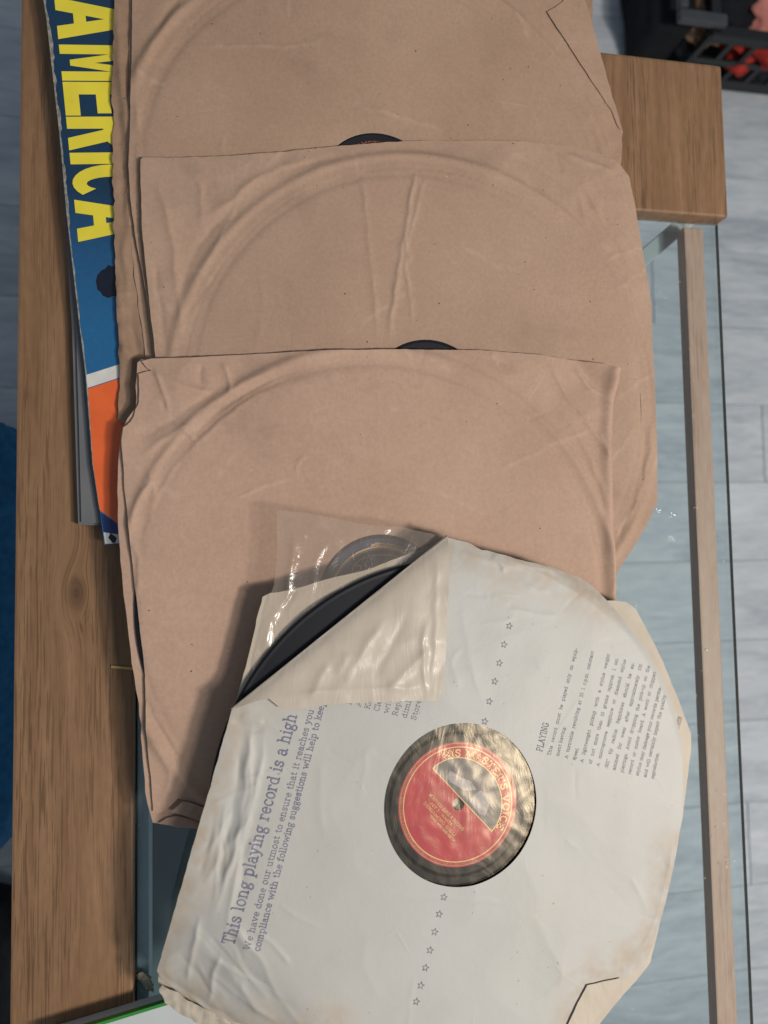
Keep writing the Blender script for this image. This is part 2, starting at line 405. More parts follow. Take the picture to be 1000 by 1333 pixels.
def sheet(name, poly, zf, mat, parent=None, step=.0026, rough=.0004, seed=1, hole=None, thick=.0003, smooth=True, age=None, rim_mat=None):
    """a sheet of paper or film: outline, optional round hole, relief zf(x, y), real thickness"""
    ol = densify(poly, step, rough, seed)
    loops = [ol]
    if hole:
        hx, hy, hr = hole[:3]; n = 128; hs = hole[3] if len(hole) > 3 else 1.0
        loops.append([(hx + hr * hs * math.cos(2 * math.pi * i / n), hy + hr * math.sin(2 * math.pi * i / n)) for i in range(n)])
    pts = []; edges = []
    for lp in loops:
        st = len(pts); pts += lp; edges += [(st + i, st + (i + 1) % len(lp)) for i in range(len(lp))]
    nb = len(pts)
    O = np.array(ol); A0 = O; A1 = np.roll(O, -1, 0)
    cell = {}
    for p in pts: cell.setdefault((int(p[0] // step), int(p[1] // step)), []).append(p)
    x0, x1 = O[:, 0].min(), O[:, 0].max(); y = O[:, 1].min(); row = 0
    while y < O[:, 1].max():
        hit = (A0[:, 1] > y) != (A1[:, 1] > y)
        xc = np.sort(A0[hit, 0] + (y - A0[hit, 1]) * (A1[hit, 0] - A0[hit, 0]) / (A1[hit, 1] - A0[hit, 1]))
        for q in range(0, len(xc) - 1, 2):
            k0 = math.ceil((xc[q] - x0) / step); k1 = math.floor((xc[q + 1] - x0) / step)
            for k in range(k0, k1 + 1):
                x = x0 + k * step + (step / 2 if row % 2 else 0)
                if x > xc[q + 1] or (hole and ((x - hx) / hs) ** 2 + (y - hy) ** 2 < hr * hr): continue
                cx, cy = int(x // step), int(y // step)
                if any((x - t[0]) ** 2 + (y - t[1]) ** 2 < (step * .6) ** 2 for i in (-1, 0, 1) for j in (-1, 0, 1) for t in cell.get((cx + i, cy + j), ())): continue
                pts.append((x, y))
        y += step * .866; row += 1
    r = delaunay_2d_cdt([Vector(p) for p in pts], edges, [], 0, 1e-7)
    V = np.array([(v.x, v.y) for v in r[0]]); onb = [bool(o) and min(o) < nb for o in r[3]]
    faces = []
    for f in r[2]:
        if all(onb[i] for i in f):
            cx = sum(V[i, 0] for i in f) / len(f); cy = sum(V[i, 1] for i in f) / len(f)
            if not inside(cx, cy, ol): continue
            if hole and (((cx - hx) / hs) ** 2 + (cy - hy) ** 2) < (hr * .9985) ** 2: continue
        faces.append(tuple(f))
    Z = zf(V[:, 0], V[:, 1]) + np.zeros(len(V)); n = len(V)
    verts = np.column_stack((V, Z)).tolist()
    ages = age(V[:, 0], V[:, 1]) + np.zeros(n) if age is not None else np.zeros(n)
    nf = len(faces)
    if thick:
        ec = {}
        for f in faces:
            for i in range(len(f)): ec[(f[i], f[(i + 1) % len(f)])] = 1
        rimE = [e for e in ec if (e[1], e[0]) not in ec]
        verts += np.column_stack((V, Z - thick)).tolist()
        faces = faces + [tuple(i + n for i in reversed(f)) for f in faces]
        idx = {}
        def dup(i, low):
            if (i, low) not in idx:
                idx[(i, low)] = len(verts); verts.append(verts[i + n] if low else verts[i])
            return idx[(i, low)]
        for a_, b_ in rimE: faces.append((dup(b_, 0), dup(a_, 0), dup(a_, 1), dup(b_, 1)))
    o = mk(name, verts, faces, mat, parent, smooth)
    if rim_mat and thick:
        o.data.materials.append(rim_mat)
        mi = np.zeros(len(faces), dtype=np.int32); mi[2 * nf:] = 1; o.data.polygons.foreach_set('material_index', mi)
    if age is not None:
        at = o.data.attributes.new('age', 'FLOAT', 'POINT')
        vals = np.zeros(len(verts)); vals[:n] = ages; vals[n:] = .3
        at.data.foreach_set('value', vals)
    return o
def seg_d(x, y, a, b):
    dx, dy = b[0] - a[0], b[1] - a[1]; L2 = dx * dx + dy * dy + 1e-12
    t = np.clip(((x - a[0]) * dx + (y - a[1]) * dy) / L2, 0, 1)
    return np.hypot(x - a[0] - t * dx, y - a[1] - t * dy), t, ((x - a[0]) * dy - (y - a[1]) * dx)
def creases(lst, z):
    """each crease: px points, height in mm, width in mm; height > 0 a ridge, < 0 a valley"""
    out = []
    for pts, amp, wd in lst:
        p = [P2(a, b, z) for a, b in pts]
        for _ in range(2):                                    # round the polyline off
            q = [p[0]]
            for i in range(len(p) - 1):
                (ax, ay), (bx, by) = p[i], p[i + 1]
                if i > 0: q.append((ax * .75 + bx * .25, ay * .75 + by * .25))
                if i < len(p) - 2: q.append((ax * .25 + bx * .75, ay * .25 + by * .75))
            p = q + [p[-1]]
        out.append((np.array(p), amp / 1000, wd / 1000))
    def f(x, y):
        x = np.asarray(x, float); y = np.asarray(y, float); sh = x.shape; x = x.ravel(); y = y.ravel()
        s = np.zeros(x.shape)
        for p, am, wd in out:
            lo = p.min(0) - wd * 5; hi = p.max(0) + wd * 5
            ix = np.nonzero((x > lo[0]) & (x < hi[0]) & (y > lo[1]) & (y < hi[1]))[0]
            if not len(ix): continue
            X, Y = x[ix], y[ix]; X = X + .0012 * nz(X, Y, .012, 3); Y = Y + .0012 * nz(X, Y, .012, 4)
            best = np.full(len(ix), 1e9); at = np.zeros(len(ix)); L = 0.0; tot = sum(np.hypot(*(p[i + 1] - p[i])) for i in range(len(p) - 1))
            for i in range(len(p) - 1):
                d, t, _ = seg_d(X, Y, p[i], p[i + 1]); l = np.hypot(*(p[i + 1] - p[i]))
                m = d < best; best[m] = d[m]; at[m] = (L + t[m] * l) / tot; L += l
            k = am * np.exp(-(np.sqrt(best * best + 1.0e-6) - .001) / wd) * sm(0, .22, at) * sm(0, .22, 1 - at) * (1 + .5 * nz(X, Y, .02, 8))
            s[ix] += k
        return s.reshape(sh)
    return f

def hairlines(seed, n, cx, cy, r0, r1, amp, wd, turn=None):
    """short straight fold marks, scattered (px) between two radii of a sleeve's middle"""
    rnd = random.Random(seed); out = []
    for _ in range(n):
        a = rnd.uniform(0, 2 * math.pi); r = rnd.uniform(r0, r1); x, y = cx + r * math.cos(a), cy + r * math.sin(a)
        d = (a + rnd.choice((0, 1)) * math.pi / 2 + rnd.uniform(-.5, .5)) if turn is None else turn + rnd.uniform(-.35, .35)
        L = rnd.uniform(12, 46) * (1.0 if rnd.random() < .8 else 1.8)
        m = (x + rnd.uniform(-3, 3), y + rnd.uniform(-3, 3))
        out.append(([(x - L * math.cos(d), y - L * math.sin(d)), m, (x + L * math.cos(d), y + L * math.sin(d))], amp * rnd.uniform(.5, 1.3) * rnd.choice((1, 1, -.7)), wd * rnd.uniform(.7, 1.4)))
    return out

# ---- a slab-serif alphabet drawn with strokes (x-height 5, capitals 7)
def _arc(cx, cy, rx, ry, a0, a1, n=12):
    return [(cx + rx * math.cos(R_(a0 + (a1 - a0) * i / n)), cy + ry * math.sin(R_(a0 + (a1 - a0) * i / n))) for i in range(n + 1)]
def _s(x, y, wd=.95): return [(x - wd, y), (x + wd, y)]
GL = {}
def G(ch, wd, *st): GL[ch] = (wd, [list(s) for s in st])
G('a', 5.2, _arc(2.2, 1.5, 1.6, 1.45, 20, 340), [(3.7, .5), (3.7, 3.5)] , _arc(2.2, 3.4, 1.5, 1.5, 0, 150), [(3.7, .6), (4.3, .1), (5, .1)])
G('b', 5.4, [(1.2, 0), (1.2, 7.2)], _arc(2.8, 2.5, 1.9, 2.4, -150, 150), [(.2, 7.2), (1.2, 7.2)])
G('c', 4.8, _arc(2.6, 2.5, 1.9, 2.4, 40, 320), [(4.1, 4), (4.1, 4.6)])
G('d', 5.6, [(4.1, 0), (4.1, 7.2)], _arc(2.5, 2.5, 1.9, 2.4, 30, 330), [(3.1, 7.2), (4.1, 7.2)], [(4.1, .15), (5.1, .15)])
G('e', 5.0, [(.7, 2.7), (4.3, 2.7)] , _arc(2.5, 2.5, 1.9, 2.4, 5, 320))
G('f', 3.8, [(1.5, .2), (1.5, 5.6)] , _arc(2.8, 5.7, 1.3, 1.5, 180, 40), [(.3, 4.8), (3.1, 4.8)], _s(1.5, .15, 1.1))
G('g', 5.2, _arc(2.3, 3.3, 1.6, 1.6, 0, 360), [(3.4, 4.5), (4.8, 4.9)], [(1.2, 1.9), (1.1, 1), (3.8, .6), (4.3, -.6), (3.4, -1.8), (1.6, -1.8), (.7, -.9), (1.3, .4)])
G('h', 6.0, [(1.3, .2), (1.3, 7.2)], [(.3, 7.2), (1.3, 7.2)], _arc(2.8, 3.2, 1.6, 1.7, 160, 0), [(4.4, 3.2), (4.4, .2)], _s(1.3, .15), _s(4.4, .15))
G('i', 3.0, [(1.5, .2), (1.5, 4.8)], [(.5, 4.8), (1.5, 4.8)], _s(1.5, .15, 1.1), [(1.5, 6.3), (1.5, 7.2)])
G('j', 3.0, [(1.7, 4.8), (1.7, -1), (.6, -1.9)], [(.7, 4.8), (1.7, 4.8)], [(1.7, 6.3), (1.7, 7.2)])
G('k', 5.8, [(1.3, .2), (1.3, 7.2)], [(.3, 7.2), (1.3, 7.2)], [(4.6, 4.8), (1.5, 2.4)], [(2.5, 3.2), (4.7, .2)], _s(1.3, .15), _s(4.7, .15, .9), _s(4.5, 4.85, .8))
G('l', 3.0, [(1.5, .2), (1.5, 7.2)], [(.5, 7.2), (1.5, 7.2)], _s(1.5, .15, 1.1))
G('m', 8.8, [(1.3, .2), (1.3, 4.8)], [(.3, 4.8), (1.3, 4.8)], _arc(2.8, 3.3, 1.5, 1.6, 160, 0), [(4.3, 3.3), (4.3, .2)], _arc(5.8, 3.3, 1.5, 1.6, 160, 0), [(7.3, 3.3), (7.3, .2)], _s(1.3, .15), _s(4.3, .15), _s(7.3, .15))
G('n', 6.0, [(1.3, .2), (1.3, 4.8)], [(.3, 4.8), (1.3, 4.8)], _arc(2.8, 3.2, 1.6, 1.7, 160, 0), [(4.4, 3.2), (4.4, .2)], _s(1.3, .15), _s(4.4, .15))
G('o', 5.2, _arc(2.6, 2.5, 1.95, 2.4, 0, 360, 18))
G('p', 5.6, [(1.3, -2), (1.3, 4.8)], [(.3, 4.8), (1.3, 4.8)], _arc(2.9, 2.5, 1.9, 2.4, -150, 150), _s(1.3, -2.05))
G('q', 5.6, [(4.1, -2), (4.1, 4.8)], _arc(2.5, 2.5, 1.9, 2.4, 30, 330), _s(4.1, -2.05))
G('r', 4.6, [(1.4, .2), (1.4, 4.8)], [(.4, 4.8), (1.4, 4.8)], _arc(3.0, 3.2, 1.5, 1.7, 160, 60), [(3.8, 4.5), (4.0, 3.9)], _s(1.4, .15, 1.1))
G('s', 4.6, [(3.7, 3.6), (3.6, 4.5), (2.2, 4.9), (1.0, 4.4), (.9, 3.4), (2.2, 2.7), (3.6, 2.1), (3.9, 1.1), (3.0, .2), (1.6, .1), (.8, .7), (.7, 1.5)])
G('t', 3.8, [(1.6, 6.6), (1.6, 1.2), (2.3, .15), (3.4, .5)], [(.4, 4.8), (3.2, 4.8)])
G('u', 6.0, [(1.3, 4.8), (1.3, 1.7)], _arc(2.8, 1.7, 1.5, 1.6, 180, 330), [(4.4, .2), (4.4, 4.8)], [(.3, 4.8), (1.3, 4.8)], [(3.4, 4.8), (4.4, 4.8)], [(4.4, .15), (5.3, .15)])
G('v', 5.6, [(1.0, 4.8), (2.8, .2), (4.6, 4.8)], _s(1.0, 4.85, .9), _s(4.6, 4.85, .9))
G('w', 8.2, [(1.0, 4.8), (2.6, .2), (4.1, 4.6), (5.6, .2), (7.2, 4.8)], _s(1.0, 4.85, .9), _s(7.2, 4.85, .9))
G('x', 5.4, [(1.0, 4.8), (4.4, .2)], [(4.4, 4.8), (1.0, .2)], _s(1, .15, .9), _s(4.4, .15, .9), _s(1, 4.85, .9), _s(4.4, 4.85, .9))
G('y', 5.6, [(1.0, 4.8), (2.9, .2)], [(4.6, 4.8), (2.2, -1.4), (1.2, -2), (.5, -1.6)], _s(1.0, 4.85, .9), _s(4.6, 4.85, .9))
G('z', 4.8, [(.8, 4.7), (4, 4.7), (.8, .2), (4.1, .2), (4.1, 1)])
G('A', 7.0, [(1.0, .2), (3.5, 7), (6.0, .2)], [(2.0, 2.5), (5.0, 2.5)], _s(1, .15), _s(6, .15))
G('B', 6.4, [(1.4, 0), (1.4, 7)], [(.4, 7), (3.4, 7)] , _arc(3.4, 5.3, 1.6, 1.7, 90, -90), [(1.4, 3.6), (3.6, 3.6)], _arc(3.6, 1.85, 1.8, 1.75, 90, -90), [(.4, .1), (3.6, .1)])
G('C', 6.4, _arc(3.5, 3.5, 2.7, 3.5, 45, 315, 16), [(5.5, 5.2), (5.5, 6.8)])
G('D', 6.8, [(1.4, 0), (1.4, 7)], [(.4, 6.95), (3, 6.95)], _arc(3.0, 3.5, 2.9, 3.45, 90, -90, 14), [(.4, .05), (3, .05)])
G('E', 6.0, [(1.4, 0), (1.4, 7)], [(.4, 6.95), (5.2, 6.95), (5.2, 5.7)], [(1.4, 3.6), (4, 3.6)], [(.4, .05), (5.3, .05), (5.3, 1.4)])
G('F', 5.8, [(1.4, 0), (1.4, 7)], [(.4, 6.95), (5.2, 6.95), (5.2, 5.7)], [(1.4, 3.6), (4, 3.6)], _s(1.4, .1))
G('G', 6.8, _arc(3.5, 3.5, 2.7, 3.5, 45, 340, 16), [(5.5, 5.2), (5.5, 6.8)], [(3.8, 3.0), (6.3, 3.0)], [(5.9, 3), (5.9, .4)])
G('H', 7.4, [(1.5, 0), (1.5, 7)], [(5.9, 0), (5.9, 7)], [(1.5, 3.6), (5.9, 3.6)], _s(1.5, .1), _s(5.9, .1), _s(1.5, 6.9), _s(5.9, 6.9))
G('I', 3.2, [(1.6, 0), (1.6, 7)], _s(1.6, .1, 1.1), _s(1.6, 6.9, 1.1))
G('K', 7.0, [(1.5, 0), (1.5, 7)], [(5.6, 6.9), (1.6, 3)], [(2.8, 4.2), (5.8, .1)], _s(1.5, .1), _s(1.5, 6.9), _s(5.8, .1), _s(5.5, 6.9))
G('L', 5.8, [(1.4, 0), (1.4, 7)], _s(1.4, 6.9), [(.4, .05), (5.2, .05), (5.2, 1.6)])
G('M', 8.8, [(1.5, 0), (1.5, 7), (4.4, 1), (7.3, 7), (7.3, 0)], _s(1.5, .1), _s(7.3, .1), [(.5, 6.9), (1.5, 6.9)], [(7.3, 6.9), (8.3, 6.9)])
G('N', 7.4, [(1.5, 0), (1.5, 6.9), (5.8, .2), (5.8, 7)], _s(1.5, .1), _s(5.8, 6.9), [(.5, 6.9), (1.5, 6.9)])
G('O', 7.0, _arc(3.5, 3.5, 2.7, 3.5, 0, 360, 20))
G('P', 6.2, [(1.4, 0), (1.4, 7)], [(.4, 6.95), (3.4, 6.95)], _arc(3.4, 5.1, 1.8, 1.85, 90, -90), [(1.4, 3.25), (3.4, 3.25)], _s(1.4, .1, 1.1))
G('R', 6.8, [(1.4, 0), (1.4, 7)], [(.4, 6.95), (3.4, 6.95)], _arc(3.4, 5.2, 1.7, 1.75, 90, -90), [(1.4, 3.4), (3.4, 3.4)], [(3.4, 3.4), (5.4, .1), (6.3, .1)], _s(1.4, .1))
G('S', 5.8, [(4.8, 5.2), (4.6, 6.5), (2.9, 7.0), (1.3, 6.3), (1.2, 4.8), (2.8, 3.8), (4.4, 3.1), (4.9, 1.6), (3.9, .2), (2.2, 0), (1.0, .8), (.9, 2)])
G('T', 6.4, [(3.2, 0), (3.2, 7)], [(.7, 5.6), (.7, 6.95), (5.7, 6.95), (5.7, 5.6)], _s(3.2, .1, 1.2))
G('U', 7.2, [(1.5, 7), (1.5, 2.4)], _arc(3.6, 2.4, 2.1, 2.4, 180, 360), [(5.7, 2.4), (5.7, 7)], _s(1.5, 6.9), _s(5.7, 6.9))
G('V', 7.0, [(1.0, 6.8), (3.5, 0), (6.0, 6.8)], _s(1, 6.9), _s(6, 6.9))
G('W', 9.6, [(1.0, 6.8), (2.9, 0), (4.8, 6.4), (6.7, 0), (8.6, 6.8)], _s(1, 6.9), _s(8.6, 6.9))
G('Y', 6.8, [(1.0, 6.8), (3.4, 3.4), (5.8, 6.8)], [(3.4, 3.4), (3.4, 0)], _s(1, 6.9), _s(5.8, 6.9), _s(3.4, .1))
G('0', 5.0, _arc(2.5, 3.5, 1.9, 3.5, 0, 360, 18)); G('1', 4.2, [(.9, 5.8), (2.2, 7), (2.2, 0)], _s(2.2, .1, 1.2))
G('3', 4.8, _arc(2.2, 5.3, 1.7, 1.7, 150, -80), _arc(2.2, 1.8, 1.9, 1.8, 80, -150))
G('2', 4.8, _arc(2.3, 5.1, 1.8, 1.9, 170, -30), [(3.9, 4.2), (.7, .1), (4.3, .1)])
G('4', 5.0, [(3.4, 0), (3.4, 7), (.5, 2), (4.6, 2)])
G('.', 2.2, [(1.1, 0), (1.1, .9)]); G(',', 2.2, [(1.2, .9), (.7, -1.1)]); G(':', 2.4, [(1.2, 0), (1.2, .9)], [(1.2, 3.4), (1.2, 4.3)])
G("'", 2.0, [(1, 5.4), (1, 7.2)]); G('"', 3.2, [(.9, 5.4), (.9, 7.2)], [(2.3, 5.4), (2.3, 7.2)]); G('-', 3.4, [(.5, 2.4), (2.9, 2.4)])
G('(', 2.8, _arc(3.2, 2.8, 2.2, 4.6, 130, 230)); G(')', 2.8, _arc(-.4, 2.8, 2.2, 4.6, -50, 50)); G(' ', 3.4)
def lay(text, track=0.0, space=3.4):
    x = 0; out = []
    for ch in text:
        if ch == ' ': x += space; continue
        wd, st = GL.get(ch, GL['.'])
        for s in st: out.append([(x + a, b) for a, b in s])
        x += wd + track
    return out, x - track
def ribbon(V, Fc, pts, half, z):
    """pts world xy; adds a flat stroke of given half width following z(x, y)"""
    n = len(pts)
    if n < 2: return
    base = len(V)
    for i in range(n):
        a = pts[max(0, i - 1)]; b = pts[min(n - 1, i + 1)]
        dx, dy = b[0] - a[0], b[1] - a[1]; L = math.hypot(dx, dy) or 1e-9
        nx, ny = -dy / L, dx / L; k = 1.0
        if 0 < i < n - 1:
            e1 = Vector((pts[i][0] - a[0], pts[i][1] - a[1])); e2 = Vector((b[0] - pts[i][0], b[1] - pts[i][1]))
            if e1.length > 0 and e2.length > 0:
                c = max(.45, math.sqrt(max(0, (1 + e1.normalized().dot(e2.normalized())) / 2))); k = 1 / c
        x, y = pts[i]
        if i == 0: x -= dx / L * half * .6; y -= dy / L * half * .6
        if i == n - 1: x += dx / L * half * .6; y += dy / L * half * .6
        for s in (1, -1):
            X, Y = x + nx * half * k * s, y + ny * half * k * s
            V.append((X, Y, 0.0))
    for i in range(n - 1):
        j = base + 2 * i; Fc.append((j, j + 1, j + 3, j + 2))
    if z is not None and base < len(V):
        Q = np.array(V[base:]); zz = z(Q[:, 0], Q[:, 1]) + np.zeros(len(Q))
        for i in range(len(Q)): V[base + i] = (V[base + i][0], V[base + i][1], float(zz[i]))
def text_mesh(name, strokes, tf, half, z, mat, parent, jit=0.0):
    V, Fc = [], []
    for s in strokes:
        q = []
        for i in range(len(s)):
            q.append(s[i])
            if i < len(s) - 1:
                a, b = s[i], s[i + 1]; n = int(math.hypot(b[0] - a[0], b[1] - a[1]) / 2.2)
                for k in range(1, n + 1): q.append((a[0] + (b[0] - a[0]) * k / (n + 1), a[1] + (b[1] - a[1]) * k / (n + 1)))
        ribbon(V, Fc, [tf(*p) for p in q], half * (1 + jit * (random.random() - .5)), None)
    Q = np.array(V); zz = z(Q[:, 0], Q[:, 1]) + np.zeros(len(Q))
    V = [(v[0], v[1], float(q)) for v, q in zip(V, zz)]
    # all strokes wound the same way up
    F2 = []
    for f in Fc:
        a, b, c = (Vector(V[i]) for i in f[:3])
        F2.append(f if (b - a).cross(c - a).z > 0 else tuple(reversed(f)))
    return mk(name, V, F2, mat, parent)
def line_tf(p0, p1, width):
    """text runs from px p0 to p1 (world xy), unit chosen by caller"""
    d = Vector((p1[0] - p0[0], p1[1] - p0[1]))
    return d
def text_line(name, text, a, b, zl, size, half, z, mat, parent, justify=True):
    """one printed line from photo point a to b on a surface about zl high; size = metres for a unit"""
    p0, p1 = Vector(P2(*a, zl)), Vector(P2(*b, zl)); d = p1 - p0; L = d.length; ex = d / L; ey = Vector((-ex.y, ex.x))
    n_sp = text.count(' ')
    _, wn = lay(text, .15, 0)
    sx = size
    if justify and n_sp and wn * size < L: sp = (L / size - wn) / n_sp
    else:
        sp = 3.2; _, wn = lay(text, .15, sp); sx = L / wn
    st, _ = lay(text, .15, sp)
    tf = lambda u, v: tuple(p0 + ex * (u * sx) + ey * (v * size))
    return text_mesh(name, st, tf, half, z, mat, parent, .25)

# ================================================================== SETTING
ZF = -0.45
fl = mk('floor', [(-3, -3, ZF - .004), (4, -3, ZF - .004), (4, 4, ZF - .004), (-3, 4, ZF - .004)], [(0, 1, 2, 3)], SEAM)
fl['kind'] = 'structure'
pitch = .1085; y0 = P(888, 525, ZF).y
def plank_mesh(L):
    bm = bmesh.new(); box_bm(bm, (-L / 2, -pitch / 2 + .00025, -.003), (L / 2, pitch / 2 - .00025, 0), .0003, 1)
    me = bpy.data.meshes.new('plank'); bm.to_mesh(me); bm.free(); me.materials.append(FLOOR); return me
PM = plank_mesh(.9 - .0012)
k = 0
for r in range(-10, 9):
    yy = y0 + (r + .5) * pitch
    off = (r * .37) % .9
    for c in range(-1, 2):
        xx = -.35 + off + c * .9
        if not (-1.4 < xx < 1.6): continue
        o = bpy.data.objects.new('plank', PM); COL.objects.link(o); o.location = (xx, yy, ZF); o.parent = fl

# ------------------------------------------------------------------ the table
table = thing('coffee_table', 'oak coffee table with a glass insert, under the pile of record sleeves', 'table', (0, 0, ZF))
XL0, XL1 = -.2275, -.1585
box('board', (XL0, -.72, -.016), (XL1, .45, 0), OAK, table, .0016)
cb = box('board', (XL1 + .0006, .2180, -.016), (.2650, .3356, 0), OAK, table, .0022)
gz = -.0105
gl = box('glass_panel', (XL1 + .0012, -.72, gz - .005), (.2628, .2174, gz), GLASS, table)
box('glass_edge', (.2630, -.72, gz - .0030), (.2635, .2174, gz - .0002), GLASS_EDGE, gl)
box('glass_edge', (XL1 + .0002, -.72, gz - .005), (XL1 + .0010, .2174, gz + .0006), GLASS_EDGE, gl)
RX0, RX1 = P(895, 400, gz - .006).x, P(920, 400, gz - .006).x
box('rail', (RX0, -.72, gz - .0165), (RX1, .2165, gz - .0060), OAK2, table, .0012)
box('rail', (XL1 - .02, -.72, gz - .026), (XL1 + .0075, .2165, gz - .0060), PALE_STRIP, table, .001)  # added pale bar, painted as the lit strip beside the board
br = bmesh.new(); box_bm(br, (-.055, -.006, -.004), (.055, .006, .004), .001)
bo = bm_obj('corner_brace', br, BOX_WHITE); q = P(858, 318, gz - .03); bo.location = q; bo.rotation_euler = (0, 0, R_(40)); bo.parent = table; bo.matrix_parent_inverse = Matrix.Translation(table.location).inverted()
for lx, ly in ((XL0 + .03, .40), (XL0 + .03, -.69), (.205, .30), (.2, -.69)):
    box('leg', (lx - .02, ly - .02, ZF), (lx + .02, ly + .02, gz - .021), OAK2, table, .002)
sh = box('shade_panel', (XL1 - .02, -.44, -.16), (-.045, .20, -.15), SHADE_PANEL, table, .001)  # added dark panel in place of the dim floor under the glass

# ------------------------------------------------------------------ sleeves underneath at the left
def slab_px(name, pts, z0, z1, mat, parent, bev=0):
    p = [P2(a, b, z1) for a, b in pts]; n = len(p)
    area2 = sum(p[i][0] * p[(i + 1) % n][1] - p[(i + 1) % n][0] * p[i][1] for i in range(n))
    if area2 < 0: p.reverse()
    V = [(x, y, z0) for x, y in p] + [(x, y, z1) for x, y in p]
    Fc = [tuple(range(n))[::-1], tuple(range(n, 2 * n))] + [(i, (i + 1) % n, n + (i + 1) % n, n + i) for i in range(n)]
    return mk(name, V, Fc, mat, parent)
gs = thing('record_cover', 'plain grey record cover lowest under the blue cover at the left', 'record sleeve', P(100, 500, .001))
slab_px('card', [(62, -40), (74, 140), (86, 300), (94, 430), (98, 560), (102, 683), (129, 684), (480, 660), (480, -30)], .001, .0062, GREY_CARD, gs)
slab_px('card', [(64, -40), (78, 150), (90, 300), (99, 430), (103, 560), (106, 680), (129, 681), (480, 660), (480, -30)], .0065, .0080, GREY_CARD, gs)
AZ0, AZ1 = .0090, .0128
am = thing('record_cover', 'blue and orange record cover with yellow lettering at the left of the pile', 'record sleeve', P(120, 300, AZ0))
edge = [(52, -45), (57, 0), (61, 25), (79, 185), (87, 276), (101, 399), (112, 488), (121, 604), (130, 663)]
slab_px('cover', edge + [(136, 709), (155, 708), (480, 670), (470, -60)], AZ0, AZ1, BLUE_COVER, am)
zt = AZ1 + .00012
def flat(name, pts, mat, parent, z=zt):
    p = [P2(a, b, z) for a, b in pts]; n = len(p)
    if sum(p[i][0] * p[(i + 1) % n][1] - p[(i + 1) % n][0] * p[i][1] for i in range(n)) < 0: p.reverse()
    return mk(name, [(x, y, z) for x, y in p], [tuple(range(n))], mat, parent)
flat('white_band', [(112.5, 488), (114, 505), (200, 477), (200, 460)], COVER_WHITE, am)
flat('orange_panel', [(114.5, 506), (121.3, 604), (130, 664), (153, 681), (200, 712), (200, 478)], ORANGE, am)
flat('dark_blue_panel', [(131, 667), (135, 692), (153, 695), (190, 700), (153, 683)], NAVY_PRINT, am)
flat('white_edge', [(135, 693), (137, 708), (156, 707), (156, 696)], COVER_WHITE, am)
flat('dark_mark', [(144, 694), (141, 700), (146, 706), (150, 707), (152, 700)], TREE_PRINT, am, zt + .0001)
flat('tree_print', [(125, 366), (127, 358), (132, 352), (137, 350), (141, 345), (147, 347), (160, 345), (160, 388), (148, 385), (141, 388), (134, 385), (131, 380), (127, 377)], TREE_PRINT, am)
# worn white edge of the card
wv, wf = [], []
ed = densify([P2(a, b, AZ1) for a, b in edge], .003)[:120]
for i, (x, y) in enumerate(ed):
    wdt = float(.0006 + .0022 * max(0, nz(x, y, .013, 3) + .25) + .0016 * max(0, nz(x, y, .004, 5))) * (1.0 if y > P(86, 300, 0).y else .35)
    wv += [(x - .0002, y, AZ1 + .0001), (x + wdt, y, AZ1 + .0001)]
    if i and y < ed[i - 1][1]: j = 2 * i; wf.append((j - 2, j, j + 1, j - 1))
mk('worn_edge', wv, wf, WORN, am)
# yellow letters, reading downwards; unit 10 = letter height
def letter_polys(ch):
    bx = lambda a, b, c, d: [(a, b), (c, b), (c, d), (a, d)]
    if ch == 'E': return 4.7, [bx(0, 0, 1.75, 10), bx(1.75, 0, 4.7, 1.9), bx(1.75, 4.1, 4.4, 5.9), bx(1.75, 8.1, 4.7, 10)]
    if ch == 'I': return 1.8, [bx(0, 0, 1.8, 10)]
    if ch == 'A': return 5.6, [[(0, 0), (1.75, 0), (3.5, 10), (1.9, 10)], [(5.6, 0), (3.85, 0), (2.2, 10), (3.7, 10)], bx(1.6, 2.2, 4.0, 3.8)]
    if ch == 'M': return 6.2, [bx(0, 0, 1.6, 10), bx(4.6, 0, 6.2, 10), [(.9, 10), (2.2, 10), (3.6, 1.2), (2.6, 1.2)], [(5.3, 10), (4.0, 10), (2.6, 1.2), (3.6, 1.2)]]
    if ch == 'R':
        P_ = [bx(0, 0, 1.75, 10)]
        o = _arc(2.3, 7.3, 2.5, 2.7, 90, -90, 10); i = _arc(2.3, 7.3, .8, 1.1, 90, -90, 10)
        for k in range(10): P_.append([i[k], o[k], o[k + 1], i[k + 1]])
        P_ += [bx(1.75, 8.4, 2.3, 10), bx(1.75, 4.6, 2.3, 6.2), [(1.9, 4.8), (3.6, 5.2), (4.9, 0), (3.1, 0)]]
        return 4.9, P_
    if ch == 'C':
        o = _arc(2.6, 5, 2.6, 5, 50, 310, 20); i = _arc(2.7, 5, .95, 3.2, 40, 320, 20)
        return 4.7, [[i[k], o[k], o[k + 1], i[k + 1]] for k in range(20)]
